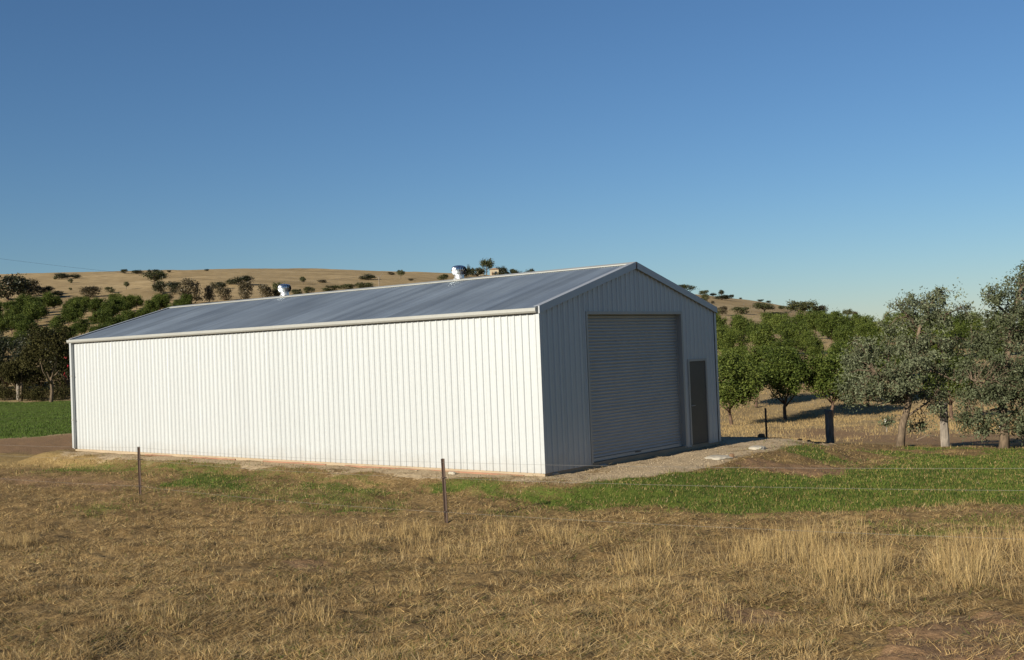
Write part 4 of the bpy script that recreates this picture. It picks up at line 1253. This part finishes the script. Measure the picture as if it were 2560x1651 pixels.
# clumpy upright stubble
x, y, d = sample(310000, 6.5, 34, r_, 1.2)
g, b, v, yl = zones(x, y)
pn = fbm(x * 2.3 + 5, y * 2.3, 151)
keep = (r_.rand(len(x)) > np.clip(g * 1.0 + b * .95 + v * 1.4 - yl, 0, 1)) & ((pn > .55) | (yl > .4)) & ~in_shed(x, y)
x, y, d, pn, yl = x[keep], y[keep], d[keep], pn[keep], yl[keep]
n = len(x)
parts.append(blades(x, y, r_.uniform(.02, .07, n) * (.6 + 2.2 * np.clip(pn - .55, 0, 1) / .3 + yl), r_.uniform(.003, .005, n) * (1 + d / 16), np.clip(r_.normal(.6, .25, n), 0, .97), pick(STRAW, r_, n, .3) * (1 + .25 * yl[:, None]), r_, 1))
grass_object('dry_grass', parts, 'flattened dry straw and stubble over the foreground paddock', 'grass')
# tall dry tufts
tuft = []
def add_tufts(nt, x0, x1, y0, y1, h0, h1, nb, dens=None, spread=.10):
    for _ in range(nt):
        px = r_.uniform(x0, x1); py = r_.uniform(y0, y1)
        if dens and r_.rand() > dens(px, py): continue
        p = at(px, py); tuft.append((p[0], p[1], r_.uniform(h0, h1), int(nb * r_.uniform(.6, 1.4)), spread * r_.uniform(.7, 1.5)))
band = lambda a, b: sstep(.34, .68, float(vnoise(a / 110, b / 45, 5))) * .95 + .05
add_tufts(330, 1330, 2640, 1340, 1440, .14, .44, 30, band, .15)
add_tufts(300, 1800, 2660, 1400, 1530, .12, .42, 30, band, .15)
add_tufts(90, 1000, 1500, 1315, 1400, .10, .30, 26, band, .14)
add_tufts(70, 640, 1080, 1315, 1370, .10, .26, 26, band, .13)
add_tufts(120, 1500, 2560, 1440, 1570, .06, .20, 26, band, .16)
add_tufts(30, 0, 900, 1290, 1620, .05, .13, 18, None, .14)
add_tufts(26, 900, 1800, 1480, 1640, .05, .13, 18, None, .14)
for q in ((30, 1370, .30), (72, 1360, .28), (420, 1555, .26), (835, 1545, .24), (770, 1335, .34), (1050, 1340, .38), (1270, 1345, .33)):
    p = at(q[0], q[1])
    for _ in range(3): tuft.append((p[0] + r_.normal() * .12, p[1] + r_.normal() * .12, q[2] * r_.uniform(.8, 1.1), 60, .09))
X = []; Y = []; H = []; L = []; A = []
for (tx, ty, th_, nb, sp_) in tuft:
    a = r_.uniform(0, 2 * PI, nb); rr_ = np.abs(r_.normal(0, sp_, nb))
    X.append(tx + rr_ * np.cos(a)); Y.append(ty + rr_ * np.sin(a))
    H.append(th_ * r_.uniform(.45, 1.1, nb)); L.append(np.clip(np.abs(r_.normal(.34, .24, nb)), 0, .95)); A.append(a + r_.normal(0, .7, nb))
X = np.concatenate(X); Y = np.concatenate(Y); H = np.concatenate(H); L = np.concatenate(L); A = np.concatenate(A)
n = len(X)
TALL = np.array([(.84, .79, .67)]) * np.array([(.50, .38, .19), (.44, .32, .15), (.56, .44, .24), (.37, .27, .14), (.33, .26, .16)])
grass_object('tall_dry_grass', [blades(X, Y, H, r_.uniform(.0022, .0050, n), L, pick(TALL, r_, n, .3), r_, 2, A)], 'tall pale dry grass tufts along the fence line', 'grass')
print('tuft blades', n)
# yellow standing straw below the orchard
x, y, d = sample(300000, 46, 110, r_, 1.0)
lat = (x - CAM[0]) * YAWR[0] + (y - CAM[1]) * YAWR[1]
g, b, v, yl = zones(x, y)
keep = (lat / d > .17) & (r_.rand(len(x)) > b * 1.5) & (fbm(x * .8, y * .8, 171) > .36)
x, y, d = x[keep], y[keep], d[keep]; n = len(x)
parts = [blades(x, y, r_.uniform(.06, .24, n), r_.uniform(.012, .026, n), np.clip(r_.normal(.45, .25, n), 0, .95), pick(TALL * .95, r_, n, .25), r_, 1)]
grass_object('standing_straw', parts, 'yellow standing straw on the ground below the near orchard trees', 'grass')
# green lawn
x, y, d = sample(500000, 13, 36, r_, 1.0)
g, b, v, yl = zones(x, y)
keep = (r_.rand(len(x)) < g * np.clip(.25 + 1.5 * fbm(x * 2.1, y * 2.1, 195), 0, 1)) & ~in_shed(x, y)
x, y, d = x[keep], y[keep], d[keep]; n = len(x)
pn = fbm(x * 1.2, y * 1.2, 191)[:, None]
col = pick(GREEN, r_, n, .25) * (.75 + .5 * pn)
dryb = r_.rand(n) < .08 + .5 * np.clip(fbm(x * .8, y * .8, 197) - .5, 0, 1) ; col[dryb] = pick(STRAW, r_, int(dryb.sum()))
parts = [blades(x, y, r_.uniform(.03, .085, n), r_.uniform(.008, .015, n) * (d / 20), np.clip(r_.normal(.55, .25, n), 0, .95), col, r_, 1)]
x, y, d = sample(160000, 46, 110, r_, 1.0)
g, b, v, yl = zones(x, y)
lat = (x - CAM[0]) * YAWR[0] + (y - CAM[1]) * YAWR[1]
keep = (r_.rand(len(x)) < g) & (lat < 0)
x, y, d = x[keep], y[keep], d[keep]; n = len(x)
parts.append(blades(x, y, r_.uniform(.05, .12, n), r_.uniform(.03, .05, n), np.clip(r_.normal(.5, .25, n), 0, .95), pick(GREEN[:3], r_, n, .2), r_, 1))
grass_object('green_grass', parts, 'short green grass beside the shed and in the left paddock', 'grass')
print('lawn', n)
# gravel stones
n = 900
V = []; F = []; off = 0
x = []; y = []
tx, ty, td = sample(60000, 20, 32, r_, 1.0, .5)
g, b, v, yl = zones(tx, ty)
k = (r_.rand(len(tx)) < soft(V_GRAV, tx, ty, .3) + .3 * soft(B_APRON, tx, ty, .3)) & ~in_shed(tx, ty, .1)
tx, ty = tx[k][:2800], ty[k][:2800]
tz = h_at(tx, ty)
ico = np.array([(0, 0, 1), (.9, 0, .3), (.28, .85, .3), (-.72, .53, .3), (-.72, -.53, .3), (.28, -.85, .3), (.3, .2, -.6)])
icf = np.array([(0, 1, 2), (0, 2, 3), (0, 3, 4), (0, 4, 5), (0, 5, 1), (6, 2, 1), (6, 3, 2), (6, 4, 3), (6, 5, 4), (6, 1, 5)])
s = r_.lognormal(-4.85, .5, len(tx)).clip(.004, .04)
VV = (ico[None] * (1 + .25 * r_.normal(size=(len(tx), 7, 3)))) * s[:, None, None] + np.stack([tx, ty, tz], -1)[:, None]
FF = (icf[None] + np.arange(len(tx))[:, None, None] * 7).reshape(-1, 3)
me = mesh_np('gravel', VV.reshape(-1, 3), FF, M['stone'])
o = bpy.data.objects.new('gravel', me); link(o); tag(o, 'loose pale gravel in front of the roller door', 'gravel', kind='stuff')
